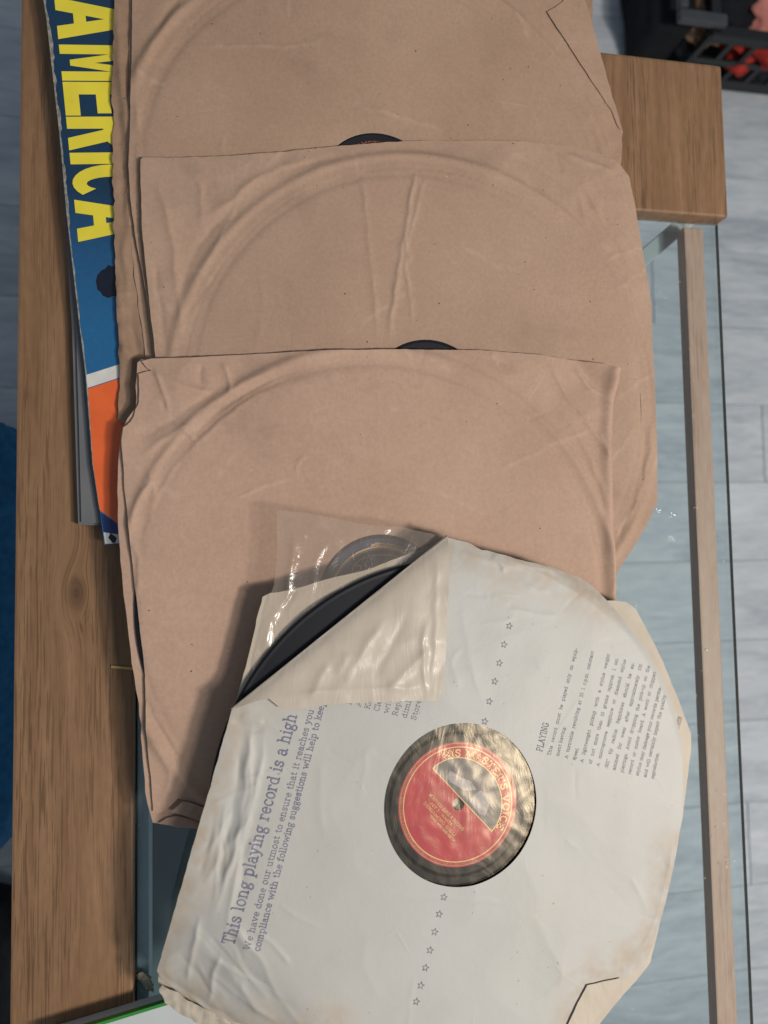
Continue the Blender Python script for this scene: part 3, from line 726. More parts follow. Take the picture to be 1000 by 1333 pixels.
# start px (at the letter's foot side) and end px along the reading direction
LET = [('A', -4, 51), ('M', 58, 105), ('E', 106.5, 150.5), ('R', 152, 196), ('I', 199, 214), ('C', 215, 258), ('A', 260, 315)]
def foot_x(py): return 71 + (py - 0) * .0985
for ch, ya, yb in LET:
    wd, polys = letter_polys(ch)
    a = Vector(P2(foot_x(ya), ya, zt)); b = Vector(P2(foot_x(yb), yb, zt)); ex = (b - a) / wd
    e1 = ex.normalized(); ey = Vector((-e1.y, e1.x)) * (.046 / 10)
    V, Fc = [], []
    for p in polys:
        s = len(V); w_ = [a + ex * u + ey * v for u, v in p]
        if sum(w_[i].x * w_[(i + 1) % len(w_)].y - w_[(i + 1) % len(w_)].x * w_[i].y for i in range(len(w_))) < 0: w_.reverse()
        dz = .00001 * len(Fc)
        V += [(q.x, q.y, zt + .00005 + dz) for q in w_]; Fc.append(tuple(range(s, s + len(w_))))
    mk('letter', V, Fc, YELLOW, am)

# ------------------------------------------------------------------ records
def ring(name, r0, r1, z, mat, parent, c, n=128, a0=0, a1=360, squash=1.0):
    V, Fc = [], []; m = n if a1 - a0 < 360 else n
    for i in range(m + 1):
        t = R_(a0 + (a1 - a0) * i / m)
        V += [(c[0] + r0 * math.cos(t), c[1] + r0 * math.sin(t), z), (c[0] + r1 * math.cos(t), c[1] + r1 * math.sin(t), z)]
    for i in range(m): Fc.append((2 * i, 2 * i + 1, 2 * i + 3, 2 * i + 2))
    return mk(name, V, Fc, mat, parent)
def record(label, c, z0, z1, R, label_r, label_mat, tilt=None):
    bm = bmesh.new(); prof = [(.0036, z1 - .0002), (label_r + .004, z1 - .0002), (label_r + .006, z1 - .0006), (R - .003, z1 - .0006), (R - .0015, z1 - .0005), (R, (z0 + z1) / 2 + .0003), (R, (z0 + z1) / 2 - .0003), (R - .002, z0), (.0036, z0)]
    n = 160; rows = []
    for i in range(n):
        t = 2 * math.pi * i / n
        rows.append([bm.verts.new((r * math.cos(t), r * math.sin(t), z - z0)) for r, z in prof])
    for i in range(n):
        a, b = rows[i], rows[(i + 1) % n]
        for k in range(len(prof)):
            k2 = (k + 1) % len(prof); bm.faces.new((a[k], b[k], b[k2], a[k2]))
    bmesh.ops.recalc_face_normals(bm, faces=bm.faces)
    o = bm_obj('record', bm, VINYL); o.location = (c[0], c[1], z0)
    tag(o, label, 'record')
    lb = ring('label', .0037, label_r, z1 - .00012, label_mat, o, c)
    return o, lb
def arc_text(name, text, c, r, a_start, a_end, size, half, z, mat, parent, out=True):
    """lettering along a circle from angle a_start to a_end (deg, falling = clockwise, tops outwards)"""
    st, wd = lay(text, .5, 3.6)
    def tf(u, v):
        t = R_(a_start + (a_end - a_start) * u / wd); rr = r + v * size * (1 if out else -1)
        return (c[0] + rr * math.cos(t), c[1] + rr * math.sin(t))
    return text_mesh(name, st, tf, half, lambda x, y: z, mat, parent, .2)

# ------------------------------------------------------------------ brown sleeves
def brown(label, ol, back_ol, z, c_px, hole_px, hole_r, mat, back_mat, R, rec_label, cr, seed, label_mat=BLACK_LABEL, drop=None, age_amp=1.0, rim=(1.0, .010), curl=None):
    c = P2(*c_px, z); hc = P2(*hole_px, z)
    root = thing('record_sleeve', label, 'record sleeve', (c[0], c[1], z - .005))
    cps = [P2(a, b, z) for a, b in curl] if curl else []
    HL = hairlines(seed, 40, c_px[0], c_px[1], 280, 400, .32, .7) + hairlines(seed + 50, 8, c_px[0], c_px[1], 60, 280, .14, .7)
    crf = creases([(p, a * ((1.25 if w_ < 2.5 else .95) if a > 0 else .75), w_ * .5) for p, a, w_ in cr] + HL, z)
    rub = creases([(p, 1.0, .75) for p, a, w_ in HL if a > 0] + [(p, .8, .8) for p, a, w_ in cr if 0 < w_ < 1.7], z)
    def rubbed(x, y): return np.clip(rub(x, y) * 1000 * (.55 + 1.2 * nz(x, y, .006, seed)), 0, 1)
    zb = z - .0031
    def zb_f(x, y): return zb + .0003 * rid(x, y, .03, seed + 11) + .0003 * nz(x, y, .09, seed) + (drop(x, y) if drop else 0)
    def zf(x, y):
        r = np.hypot(x - hc[0], y - hc[1])
        out = sm(R - .003, R + .016, r)
        zz = z - .0014 * out
        zz += rim[0] * .0014 * np.exp(-((r - R - rim[1]) / .0030) ** 2) * (.85 + .5 * nz(x, y, .07, seed))
        zz -= .0009 * np.exp(-((r - R - .001) / .0032) ** 2)
        zz += out * (.0008 * rid(x, y, .055, seed) + .00022 * rid(x, y, .020, seed + 5)) * age_amp
        zz += .00045 * nz(x, y, .11, seed + 9) + .00012 * rid(x, y, .06, seed + 2)
        zz += crf(x, y)
        zz = np.where(r < R + .003, np.maximum(zz, z - .00055), np.maximum(zz, z - .0022))
        if drop: zz = np.maximum(zz + drop(x, y), zb_f(x, y) + .0004)
        if cps:                                     # the open edge curls up a little and turns over
            d = np.min([seg_d(x, y, cps[i], cps[i + 1])[0] for i in range(len(cps) - 1)], axis=0)
            zz += .0017 * np.exp(-((d - .0036) / .0038) ** 2) - .0016 * np.exp(-d / .0011)
        return zz
    sheet('front_sheet', px_poly(ol, z), zf, mat, root, .0012, .0002, seed, hole=(hc[0], hc[1], hole_r), thick=.0007, rim_mat=CUT_EDGE, age=rubbed)
    sheet('back_sheet', px_poly(back_ol, zb), zb_f, back_mat, root, .006, .0009, seed + 20, thick=.00025)
    rc, lb = record(rec_label, hc, z - .0028, z - .0009, R, .0375 if label_mat is not BLACK_LABEL else .0375, label_mat)
    return root, zf, rc, lb, hc

# bottom one, worn, whose ragged left edge shows
Z0 = .0155
c0 = P2(470, 250, Z0)
root0 = thing('record_sleeve', 'worn brown paper sleeve, lowest of the brown sleeves, with a ragged left edge', 'record sleeve', (c0[0], c0[1], Z0 - .003))
cr0 = creases([([(152, 0), (158, 110), (166, 190)], 1.6, 1.5), ([(150, 120), (160, 220), (164, 330)], -1.5, 1.3), ([(168, 230), (162, 330), (172, 470)], 1.6, 1.5), ([(152, 340), (160, 420), (158, 520)], 1.5, 1.2), ([(165, 380), (180, 470), (190, 560)], -1.6, 1.6), ([(156, 445), (172, 470), (166, 500)], 1.4, 1.0), ([(151, 60), (168, 150)], 1.2, .9)], Z0)
def z0f(x, y): return Z0 + cr0(x, y) + .0008 * rid(x, y, .022, 41) + .0005 * nz(x, y, .06, 42) - .0006 * np.abs(nz(x, y, .012, 43))
sheet('front_sheet', px_poly([(150, -60), (149, 0), (146, 110), (145, 130), (149, 160), (146, 175), (148, 215), (146, 235), (150, 262), (148, 300), (150, 345), (152, 400), (155, 440), (156, 500), (153, 545), (162, 552), (230, 560), (780, 565), (770, -60)], Z0), z0f, BR_OLD, root0, .0018, .0008, 3, thick=.0004)
sheet('back_sheet', px_poly([(151, -50), (150, 60), (149, 160), (151, 262), (152, 345), (155, 440), (158, 530), (230, 558), (760, 560), (760, -50)], Z0 - .002), lambda x, y: Z0 - .0021 + .0004 * nz(x, y, .03, 8), BR_OLD, root0, .006, .0012, 5, thick=.0003)

Z1 = .0195
b1 = brown('brown paper sleeve at the very top, right corner folded over, black disc peeping below',
  [(173, -75), (172, 0), (171, 100), (169, 165), (167, 215), (170, 262), (178, 320), (190, 380), (198, 450), (205, 540), (215, 560), (500, 562), (790, 556), (806, 400), (806, 225), (809, 213), (811, 186), (809, 171), (795, 124), (779, 70), (760, 0), (738, -75)],
  [(170, -75), (168, 60), (166, 180), (168, 290), (180, 400), (200, 545), (230, 560), (780, 556), (805, 400), (807, 215), (811, 172), (781, 68), (762, 0), (742, -75)],
  Z1, (483, 245), (493, 247), .0385, BR[0], BR[0], .150, 'shellac record inside the topmost brown paper sleeve, red-lettered rim showing',
  [([(172, 120), (200, 60), (240, 0)], 1.2, 5), ([(180, 60), (176, 130), (186, 200)], .9, 4), ([(200, 40), (222, 10), (235, -10)], -1.0, 3),
   ([(760, 120), (785, 165), (800, 205)], 1.4, 3), ([(690, 60), (740, 110), (775, 170)], .9, 5),
   ([(258, 62), (320, 58), (380, 62), (430, 46)], .25, .6), ([(620, 120), (650, 180)], .3, 3)], 1, rim=(1.2, .014))
# the folded-over strip at its right corner
fz = Z1 + .0008
fa, fb = Vector(P2(735, -12, fz)), Vector(P2(811, 172, fz))
def fold1(x, y):
    d, t, s = seg_d(x, y, fa, fb)
    return b1[1](x, y) + .0008 + .025 * d * sm(0, .006, d) + .0003 * np.abs(nz(x, y, .018, 61))
sheet('folded_flap', px_poly([(713, 14), (722, 9), (734, 0), (742, -20), (758, -20), (763, 0), (772, 33), (782, 68), (797, 122), (812, 171), (806, 163), (797, 142), (790, 133), (775, 111), (768, 101), (757, 84), (741, 57), (731, 42)], fz), fold1, BR[0], b1[0], .0022, .0004, 66, thick=.0004, rim_mat=CUT_EDGE)
# gramophone lettering on the label of that record
hc = b1[4]
zl = Z1 - .0009 + .00012
arc_text('label_text', "BY THE GRAMOPHONE CO", hc, .0315, 162, 52, .00021, .00020, zl, RED_PRINT, b1[3])
arc_text('label_text', "BY THE GRAMOPHONE CO", hc, .0285, 150, 62, .00018, .00016, zl, RED_PRINT, b1[3])

Z2 = .0233
b2 = brown('brown paper sleeve second from the top, long creases down its middle',
  [(183, 207), (186, 204), (240, 204), (300, 202), (370, 197), (440, 189), (500, 184), (560, 181), (620, 181), (680, 183), (730, 188), (765, 194), (790, 201), (808, 213), (821, 229), (828, 262), (836, 305), (846, 360), (852, 396), (853, 440), (854, 500), (857, 560), (859, 610), (859, 652), (846, 679), (830, 705), (804, 746), (790, 780), (770, 830), (500, 850), (240, 845), (215, 700), (206, 560), (203, 470), (200, 440), (195, 400), (190, 350), (185, 300), (183, 240)],
  [(185, 207), (300, 205), (500, 188), (700, 188), (800, 212), (822, 240), (836, 320), (850, 420), (852, 520), (859, 640), (805, 743), (770, 826), (500, 846), (240, 842), (204, 480), (186, 300)],
  Z2, (530, 520), (558, 520), .0392, BR[1], BR[1], .150, 'black shellac record in the second brown sleeve, only a plain black segment showing',
  [([(470, 190), (478, 300), (490, 420), (492, 455)], .55, 2.2), ([(545, 200), (530, 290), (515, 370), (505, 452)], 1.0, 1.6), ([(560, 210), (548, 250), (535, 300), (526, 340), (535, 400), (540, 440)], .55, 1.2), ([(527, 300), (534, 345)], .8, .8),
   ([(200, 220), (225, 300), (230, 380), (240, 460)], 1.1, 4), ([(240, 215), (265, 240), (262, 300)], .9, 3), ([(262, 290), (300, 260), (350, 222), (420, 205)], 1.3, 4), ([(225, 420), (235, 370), (262, 310), (310, 262)], -1.1, 5), ([(340, 230), (400, 212), (450, 200)], -.8, 3),
   ([(700, 190), (740, 210), (762, 240), (790, 300)], 1.0, 3), ([(735, 200), (780, 215), (805, 225)], .9, 2), ([(750, 240), (762, 290), (800, 330)], .9, 2.5), ([(720, 195), (735, 225)], -.8, 2), ([(640, 190), (720, 225), (790, 290), (830, 380)], -.8, 4),
   ([(852, 540), (846, 600), (828, 660), (804, 690)], 1.4, 3.0), ([(830, 640), (815, 680), (802, 706)], -1.1, 1.5), ([(842, 560), (836, 640), (838, 660)], -.9, 2.5), ([(330, 470), (345, 400), (335, 330)], .25, 4),
   ([(200, 330), (212, 420), (215, 470)], -.9, 3)], 2, rim=(1.1, .012),
   drop=lambda x, y: -.0030 * sm(0, .030, x - P2(842, 500, Z2)[0] + .016))

Z3 = .0271
C3A, C3B = P2(744, 470, Z3), P2(799, 524, Z3); C3L = math.hypot(C3B[0] - C3A[0], C3B[1] - C3A[1])
b3 = brown('brown paper sleeve third from the top, torn left corner, under the white sleeve',
  [(184, 469), (196, 466), (250, 465), (300, 462), (360, 459), (430, 456), (515, 455), (590, 455), (640, 456), (700, 461), (750, 469), (780, 476), (802, 483), (800, 512), (798, 540), (797, 580), (798, 620), (799, 660), (800, 720), (801, 778), (800, 840), (796, 950), (790, 1070), (500, 1084), (330, 1082), (262, 1048), (232, 1040), (216, 1056), (206, 1060), (199, 1058), (196, 1010), (193, 985), (190, 950), (189, 880), (186, 850), (180, 800), (175, 760), (171, 720), (167, 680), (162, 640), (160, 600), (158, 575), (160, 556), (165, 553), (170, 548), (174, 541), (176, 532), (180, 525), (181, 510), (180, 486), (189, 483), (197, 482), (190, 477)],
  [(179, 472), (184, 468), (300, 465), (500, 460), (700, 466), (795, 486), (796, 700), (796, 900), (786, 1066), (500, 1080), (256, 1079), (225, 1074), (199, 1071), (192, 1046), (186, 988), (181, 916), (175, 880), (168, 830), (160, 760), (155, 700), (153, 640), (155, 590), (158, 562), (166, 545), (177, 530), (178, 490)],
  Z3, (487, 775), (497, 779), .0398, BR[2], BR[2], .1475, 'shellac record with navy gold-ringed label in the third brown sleeve, under clear plastic',
  [([(200, 475), (215, 520), (222, 545)], .9, 1.6), ([(205, 520), (222, 540), (240, 555)], -1.2, 1.4), ([(222, 545), (250, 566), (254, 575)], .9, 1.0), ([(196, 484), (225, 495), (265, 510), (290, 505)], 1.0, 3), ([(262, 470), (258, 500), (285, 510)], -.9, 2.5), ([(165, 570), (200, 560), (250, 530), (300, 492)], -1.1, 4), ([(170, 600), (210, 575), (262, 535), (320, 495), (400, 468)], 1.3, 4.0), ([(180, 640), (230, 580), (280, 535), (330, 505), (400, 478)], -1.2, 4.0), ([(290, 470), (300, 500), (296, 515)], .9, 1.5), ([(175, 740), (195, 670), (225, 610), (270, 560), (330, 515), (395, 487)], 1.0, 2.6), ([(170, 690), (178, 650), (200, 620)], .9, 2), ([(172, 700), (182, 730), (178, 780)], .9, 2), ([(190, 610), (205, 640), (190, 680)], .8, 2.5),
   ([(650, 460), (700, 500), (750, 560), (780, 620), (797, 680)], 1.1, 3.0), ([(690, 465), (720, 480), (740, 520), (775, 560), (796, 610)], .8, 2.2), ([(748, 472), (755, 490), (775, 510), (799, 522)], .9, 1.4), ([(610, 460), (680, 478), (735, 540), (770, 600)], -.9, 4), ([(640, 458), (650, 475)], .6, 1.5), ([(780, 560), (793, 600)], .7, 1.0), ([(800, 690), (796, 760), (798, 800)], .7, 1.5),
   ([(300, 650), (330, 640), (360, 625), (385, 622)], .28, .8), ([(385, 622), (390, 600), (400, 590)], .25, .8), ([(190, 900), (215, 960), (240, 1000)], -.9, 4), ([(192, 960), (225, 1010), (210, 1050)], .8, 3), ([(480, 600), (560, 640)], .2, 5)], 3, label_mat=NAVY, rim=(1.3, .010), curl=[(802, 487), (800, 512), (797, 560), (798, 620), (799, 660), (800, 720), (801, 790)], drop=lambda x, y: .0014 * sm(-.012, .002, x - C3B[0]) + .0058 * sm(0, .013, ((x - C3A[0]) * (C3B[1] - C3A[1]) - (y - C3A[1]) * (C3B[0] - C3A[0])) / -C3L) * (x > C3A[0] - .02))
# torn front corner at the foot: two little folded tongues
tz = Z3 - .0005
sheet('torn_flap', px_poly([(222, 1056), (232, 1048), (238, 1042), (246, 1043), (270, 1052), (275, 1072), (256, 1067), (240, 1060)], tz), lambda x, y: tz + .0012 + .0010 * rid(x, y, .012, 3), BR[2], b3[0], .0018, .0003, 8)
sheet('torn_flap', px_poly([(207, 1071), (217, 1064), (230, 1061), (244, 1064), (262, 1071), (262, 1079), (230, 1076)], tz - .0022), lambda x, y: tz - .0012 + .0007 * rid(x, y, .012, 5), BR[2], b3[0], .0018, .0003, 9)
# gold rings and figures on the navy label
hc3, zl3 = b3[4], Z3 - .0009 + .00012
ring('gold_ring', .0315, .0325, zl3, GOLD, b3[3], hc3, a0=0, a1=360)
ring('gold_ring', .0306, .0311, zl3, GOLD_DIM, b3[3], hc3, a0=40, a1=150)
arc_text('label_text', 'MECHANICAL COPYRIGHT', hc3, .0329, 100, 30, .00022, .00022, zl3, GOLD, b3[3])
V, Fc = [], []
ribbon(V, Fc, [(hc3[0] - .018, hc3[1] + .014), (hc3[0] - .0175, hc3[1] + .0205), (hc3[0] - .013, hc3[1] + .0242), (hc3[0] - .004, hc3[1] + .0270), (hc3[0] + .008, hc3[1] + .0268), (hc3[0] + .016, hc3[1] + .0230)], .00022, lambda x, y: zl3)
mk('gold_outline', V, [f if (Vector(V[f[1]]) - Vector(V[f[0]])).cross(Vector(V[f[2]]) - Vector(V[f[0]])).z > 0 else f[::-1] for f in Fc], GOLD, b3[3])
st, wd = lay('31 6 L')
text_mesh('label_text', st, lambda u, v: (hc3[0] - .0165 + u * .0010, hc3[1] + .0168 + u * .00016 + v * .00052), .00030, lambda x, y: zl3 + .00003, GOLD, b3[3])

# ------------------------------------------------------------------ white sleeve and its record
ZW = .0510
cw_px = (597, 1047)
cw = P2(*cw_px, ZW - .002)
RW = .1455
def hang(x, y): return .020 * sm(.132, .212, (cw[0] - x) * .75 + (cw[1] - y) * .66)
def at_w(z, f=1.0):
    def g(px, py):
        h = 0.0
        for _ in range(4):
            q = P(px, py, z - h); h = f * float(hang(q.x, q.y))
        return z - h
    return g
white = thing('record_sleeve', 'white printed record sleeve on top of the pile, with its left corner folded over', 'record sleeve', (cw[0], cw[1], ZW - .008))
crw = creases([([(330, 930), (322, 1000), (310, 1080), (298, 1160)], .9, 1.0), ([(345, 945), (338, 1010), (320, 1070), (300, 1180), (292, 1230)], .9, 1.0), ([(318, 945), (305, 1060), (272, 1180)], -.8, 1.6), ([(320, 935), (330, 1010), (310, 1110), (270, 1210)], .7, 1.1),
  ([(300, 1100), (315, 1075), (325, 1060)], .6, 1.0), ([(230, 1180), (262, 1220), (300, 1270), (350, 1330)], 1.0, 7.0), ([(255, 1200), (290, 1240), (350, 1290), (400, 1333)], -1.1, 4.5), ([(262, 1190), (250, 1240), (243, 1285)], .9, .8), ([(287, 1238), (278, 1270), (272, 1310)], .9, .8), ([(205, 1268), (235, 1290), (280, 1318), (330, 1345)], -1.2, 2.5),
  ([(345, 1250), (350, 1280), (370, 1310), (400, 1345)], .6, 1.5), ([(310, 930), (345, 940)], .6, 1.2), ([(300, 935), (325, 950), (345, 948)], -.6, 1.5), ([(600, 780), (610, 850), (630, 930)], .3, 3.0), ([(590, 712), (640, 735), (700, 735), (760, 762)], .6, 1.5), ([(640, 722), (660, 740), (650, 745)], .9, .9), ([(740, 745), (800, 800), (855, 880), (880, 950)], .5, 2.5), ([(700, 745), (760, 775), (800, 815)], .5, 1.5),
  ([(880, 1080), (862, 1170), (845, 1230), (800, 1265)], .9, 2.5), ([(820, 1140), (832, 1165), (845, 1185)], .3, 1.0), ([(600, 900), (585, 860), (605, 840)], .3, 2), ([(420, 980), (415, 1060), (430, 1100)], .25, 3), ([(690, 1180), (720, 1240), (740, 1290)], .3, 4), ([(480, 1200), (470, 1260), (500, 1310)], .25, 4)] + hairlines(91, 22, 290, 1110, 0, 70, .42, .7, R_(-74)) + hairlines(92, 16, 300, 1260, 0, 75, .45, .8, R_(50)) + hairlines(93, 26, 597, 1047, 240, 330, .26, .8) + hairlines(94, 16, 597, 1047, 110, 260, .15, .9) + hairlines(95, 10, 690, 745, 0, 60, .4, .8, R_(20)), at_w(ZW))
def zw(x, y):
    r = np.hypot(x - cw[0], y - cw[1]); out = sm(RW - .006, RW + .02, r)
    z = ZW - .0022 * out + .0006 * nz(x, y, .09, 71) + .00035 * rid(x, y, .05, 72) + out * .0008 * rid(x, y, .03, 73) + crw(x, y) - hang(x, y)
    # right edge bends down over the rim of the record
    z -= .004 * sm(RW + .0005, RW + .014, r) * sm(.02, .09, (x - cw[0]) * .93 + (y - cw[1]) * .30 - .03)
    return z
wol = [(583, 699), (596, 703), (612, 707), (628, 716), (640, 718), (662, 724), (686, 731), (706, 735), (724, 739), (737, 745), (752, 750), (767, 757), (780, 767), (792, 780), (808, 799), (824, 820), (843, 846), (858, 872), (870, 896), (880, 924), (886, 955), (889, 990), (889, 1030), (887, 1070), (880, 1110), (872, 1150), (862, 1195), (852, 1232), (846, 1250), (838, 1260), (826, 1270), (812, 1277), (792, 1284), (776, 1291), (768, 1301), (759, 1318), (748, 1344), (732, 1386), (722, 1414), (620, 1398), (500, 1360), (400, 1346), (320, 1336), (284, 1328), (262, 1312), (244, 1298), (224, 1288), (208, 1274), (204, 1266), (222, 1204), (250, 1105), (275, 1020), (301, 926), (304, 923), (349, 887), (400, 846), (480, 781)]
def aging(x, y):
    a = 0.0
    for p, q in age_seg:
        d, t, _ = seg_d(x, y, p, q); a = np.maximum(a, 1 - sm(0, .022 + .016 * (nz(x, y, .03, 5) + .3), d))
    return np.clip(.58 * a * (.85 + .8 * nz(x, y, .011, 6) + .5 * nz(x, y, .004, 7)), 0, 1)
_ap = [P2(a, b, at_w(ZW)) for a, b in [(301, 926), (250, 1105), (204, 1268), (284, 1330), (420, 1350)]]
_aq = [P2(a, b, ZW) for a, b in [(583, 699), (640, 718), (737, 745), (800, 790)]]
_ar = [P2(a, b, ZW) for a, b in [(880, 1110), (846, 1250), (765, 1283), (730, 1370)]]
age_seg = [(s[i], s[i + 1]) for s in (_ap, _aq, _ar) for i in range(len(s) - 1)]
hw = P2(601, 1047, ZW)
sheet('front_sheet', px_poly(wol, at_w(ZW)), zw, WHITE, white, .00105, .0003, 77, hole=(hw[0], hw[1], .0475, .985), thick=.00028, age=aging)
# turned-over corner, poly-lined inside showing
f0, f1 = Vector(P2(302, 924, ZW)), Vector(P2(583, 698, ZW))
def zflap(x, y):
    d, t, s = seg_d(x, y, f0, f1)
    h = ZW + .0010 + .0030 * (1 - np.exp(-d / .004)) - .0022 * sm(.02, .09, d)
    return h + .0006 * rid(x, y, .030, 81) * sm(.004, .03, d) + .0003 * nz(x, y, .012, 82) + crf_(x, y)
crf_ = creases([([(552, 800), (548, 860), (556, 905)], .8, 1.0), ([(566, 715), (566, 800), (562, 900)], .5, .8), ([(500, 800), (470, 850), (440, 900)], .9, 3), ([(530, 790), (510, 840), (480, 890)], -.8, 3), ([(560, 840), (530, 870), (500, 900)], .9, 2.5), ([(430, 860), (410, 890), (400, 912)], .7, 2), ([(360, 905), (450, 895), (560, 893)], .5, 1.2), ([(450, 845), (440, 880)], .6, 2)], ZW)
sheet('folded_flap', px_poly([(302, 924), (400, 845.5), (480, 781), (540, 733), (583, 698), (584, 720), (583, 765), (581, 800), (580, 850), (577, 895), (573, 903), (571, 912), (530, 912), (480, 914), (440, 915), (400, 920), (368, 923), (360, 917), (350, 909), (335, 912), (318, 918)], ZW + .002), zflap, CREAM_LINED, white, .0013, .0002, 84, thick=.0003)
# rolled fold joining the flap to the front
V, Fc = [], []
n_, m_ = 60, 8
dv = (f1 - f0).normalized(); nv = Vector((-dv.y, dv.x))
for i in range(n_ + 1):
    p = f0.lerp(f1, i / n_)
    za, zb_ = zw(p.x, p.y), zflap(p.x, p.y)
    for j in range(m_ + 1):
        t = math.pi * (j / m_ - .5); rr = (zb_ - za) / 2 + .0001
        V.append((p.x + nv.x * math.cos(t) * .0010, p.y + nv.y * math.cos(t) * .0010, (za + zb_) / 2 + math.sin(t) * rr))
for i in range(n_):
    for j in range(m_):
        a = i * (m_ + 1) + j; Fc.append((a, a + m_ + 1, a + m_ + 2, a + 1))
mk('fold', V, Fc, CREAM, white, True)
# back sheet, cream inside
ZB = ZW - .0062
crb = creases([([(350, 790), (450, 765), (560, 725)], .7, 2), ([(800, 790), (850, 860), (895, 960)], .8, 2), ([(360, 800), (345, 860), (320, 910)], .6, 2)], ZB)
def zback(x, y):
    r = np.hypot(x - cw[0], y - cw[1])
    return ZB - .85 * hang(x, y) + .0006 * nz(x, y, .05, 91) + .0003 * rid(x, y, .02, 92) + crb(x, y) - .004 * sm(RW - .005, RW + .03, r) * np.where(x > cw[0], 1, .3)
sheet('back_sheet', px_poly([(302, 928), (322, 860), (342, 777), (352, 772), (380, 768), (430, 753), (480, 741), (530, 722), (570, 706), (583, 699), (640, 722), (737, 748), (790, 782), (802, 782), (818, 784), (831, 793), (846, 822), (866, 862), (886, 912), (902, 955), (902, 976), (897, 1010), (890, 1060), (876, 1125), (866, 1180), (852, 1245), (850, 1255), (836, 1274), (810, 1303), (785, 1336), (765, 1400), (715, 1416), (500, 1370), (330, 1345), (270, 1333), (256, 1325), (242, 1317), (228, 1304), (214, 1298), (206, 1284), (206, 1272), (250, 1112), (275, 1026)], at_w(ZB, .85)), zback, CREAM, white, .0034, .0005, 93, thick=.00028)
# small turned-up corner at the lower right
cz = ZW + .0006
sheet('folded_corner', px_poly([(764, 1282), (785, 1277), (808, 1273), (800, 1288), (788, 1311), (776, 1327), (760, 1350), (735, 1385), (725, 1375), (738, 1335), (752, 1304)], cz), lambda x, y: zw(x, y) + .0011 + .0004 * np.abs(nz(x, y, .02, 31)), CREAM, white, .0022, .0003, 95, thick=.0003, rim_mat=CUT_EDGE)
# crumpled foot of the sleeve at the lower left
cz2 = ZW - .003
sheet('crumpled_edge', px_poly([(207, 1288), (212, 1282), (232, 1291), (250, 1303), (275, 1316), (300, 1330), (300, 1345), (270, 1337), (250, 1326), (232, 1318), (215, 1304)], at_w(cz2, .95)), lambda x, y: cz2 - .95 * hang(x, y) + .0012 * rid(x, y, .010, 33) + .0006 * nz(x, y, .005, 4), CREAM, white, .0016, .0008, 96)
# print
zp = lambda x, y: zw(x, y) + .00012
text_line('printed_text', 'This long playing record is a high', (304, 1232), (387, 931), at_w(ZW), .00096, .00042, zp, INK, white, False)
text_line('printed_text', 'We have done our utmost to ensure that it reaches you i', (325, 1236), (411, 917), at_w(ZW), .00052, .00022, zp, INK, white, False)
text_line('printed_text', 'compliance with the following suggestions will help to keep', (338, 1238), (424, 914), at_w(ZW), .00052, .00026, zp, INK, white, False)
for i, t in enumerate(['Handle', 'Avoid', 'Keep in', 'Clean w', 'with a', 'Replace', 'dimly l', 'Store r']):
    x, y = 457 + i * 12.0, 918 + i * 2.9
    text_line('printed_text', t, (x, y), (x + 10, y - 36), ZW, .00044, .00018, zp, INK2, white, False)
text_line('printed_heading', 'PLAYING', (706, 979), (715, 942), ZW, .00056, .00024, zp, INK2, white, False)
PAR = [('This record must be played only on equip-', (717, 984), (752, 844)), ('ment having:', (728, 985), (737, 946)), ('A turntable revolving at 33 1 r.p.m. constant', (739, 988), (773, 848)), ('speed.', (749, 990), (754, 974)),
  ('A lightweight pickup with a stylus weight', (759, 993), (794, 852)), ('of not more than 10 grams (approx. 1 oz).', (770, 995), (805, 857)), ('A microgroove sapphire or diamond stylus', (780, 998), (815, 859)), ('.001" tip radius. Sapphires should be ex-', (791, 1001), (826, 863)),
  ('amined for wear after approximately 100', (801, 1003), (836, 865)), ('playings. Avoid dropping the pick-up on the', (811, 1006), (846, 867)), ('record or motor board. A worn or chipped', (821, 1008), (854, 875)), ('styus may damage your records perma-'.replace('styus', 'stylus'), (831, 1010), (861, 894)),
  ('and will certainly impair the quality', (841, 1012), (867, 905)), ('reproduction.', (851, 1014), (858, 980))]
for t, a, b in PAR:
    text_line('printed_text', t, a, b, ZW, .00029, .00014, zp, INK2, white, len(t) > 20)
text_line('printed_text', 'THIS', (884, 950), (889, 934), ZB, .00040, .00018, lambda x, y: zback(x, y) + .0002, INK2, white, False)
for (x, y) in [(663, 815), (656, 839), (650, 863), (644, 887), (637, 913), (631, 939), (578, 1168), (572, 1190), (566, 1213), (560, 1237), (554, 1260), (548, 1283), (542, 1304)]:
    c = P2(x, y, ZW); V, Fc = [], []
    pt = []
    for i in range(11):
        rr = .0021 if i % 2 == 0 else .0009
        t = R_(74 + 36 * i); pt.append((c[0] + rr * math.cos(t), c[1] + rr * math.sin(t)))
    for i in range(10): ribbon(V, Fc, [pt[i], pt[i + 1]], .00019, zp)
    mk('printed_star', V, [f if (Vector(V[f[1]]) - Vector(V[f[0]])).cross(Vector(V[f[2]]) - Vector(V[f[0]])).z > 0 else f[::-1] for f in Fc], INK2, white)

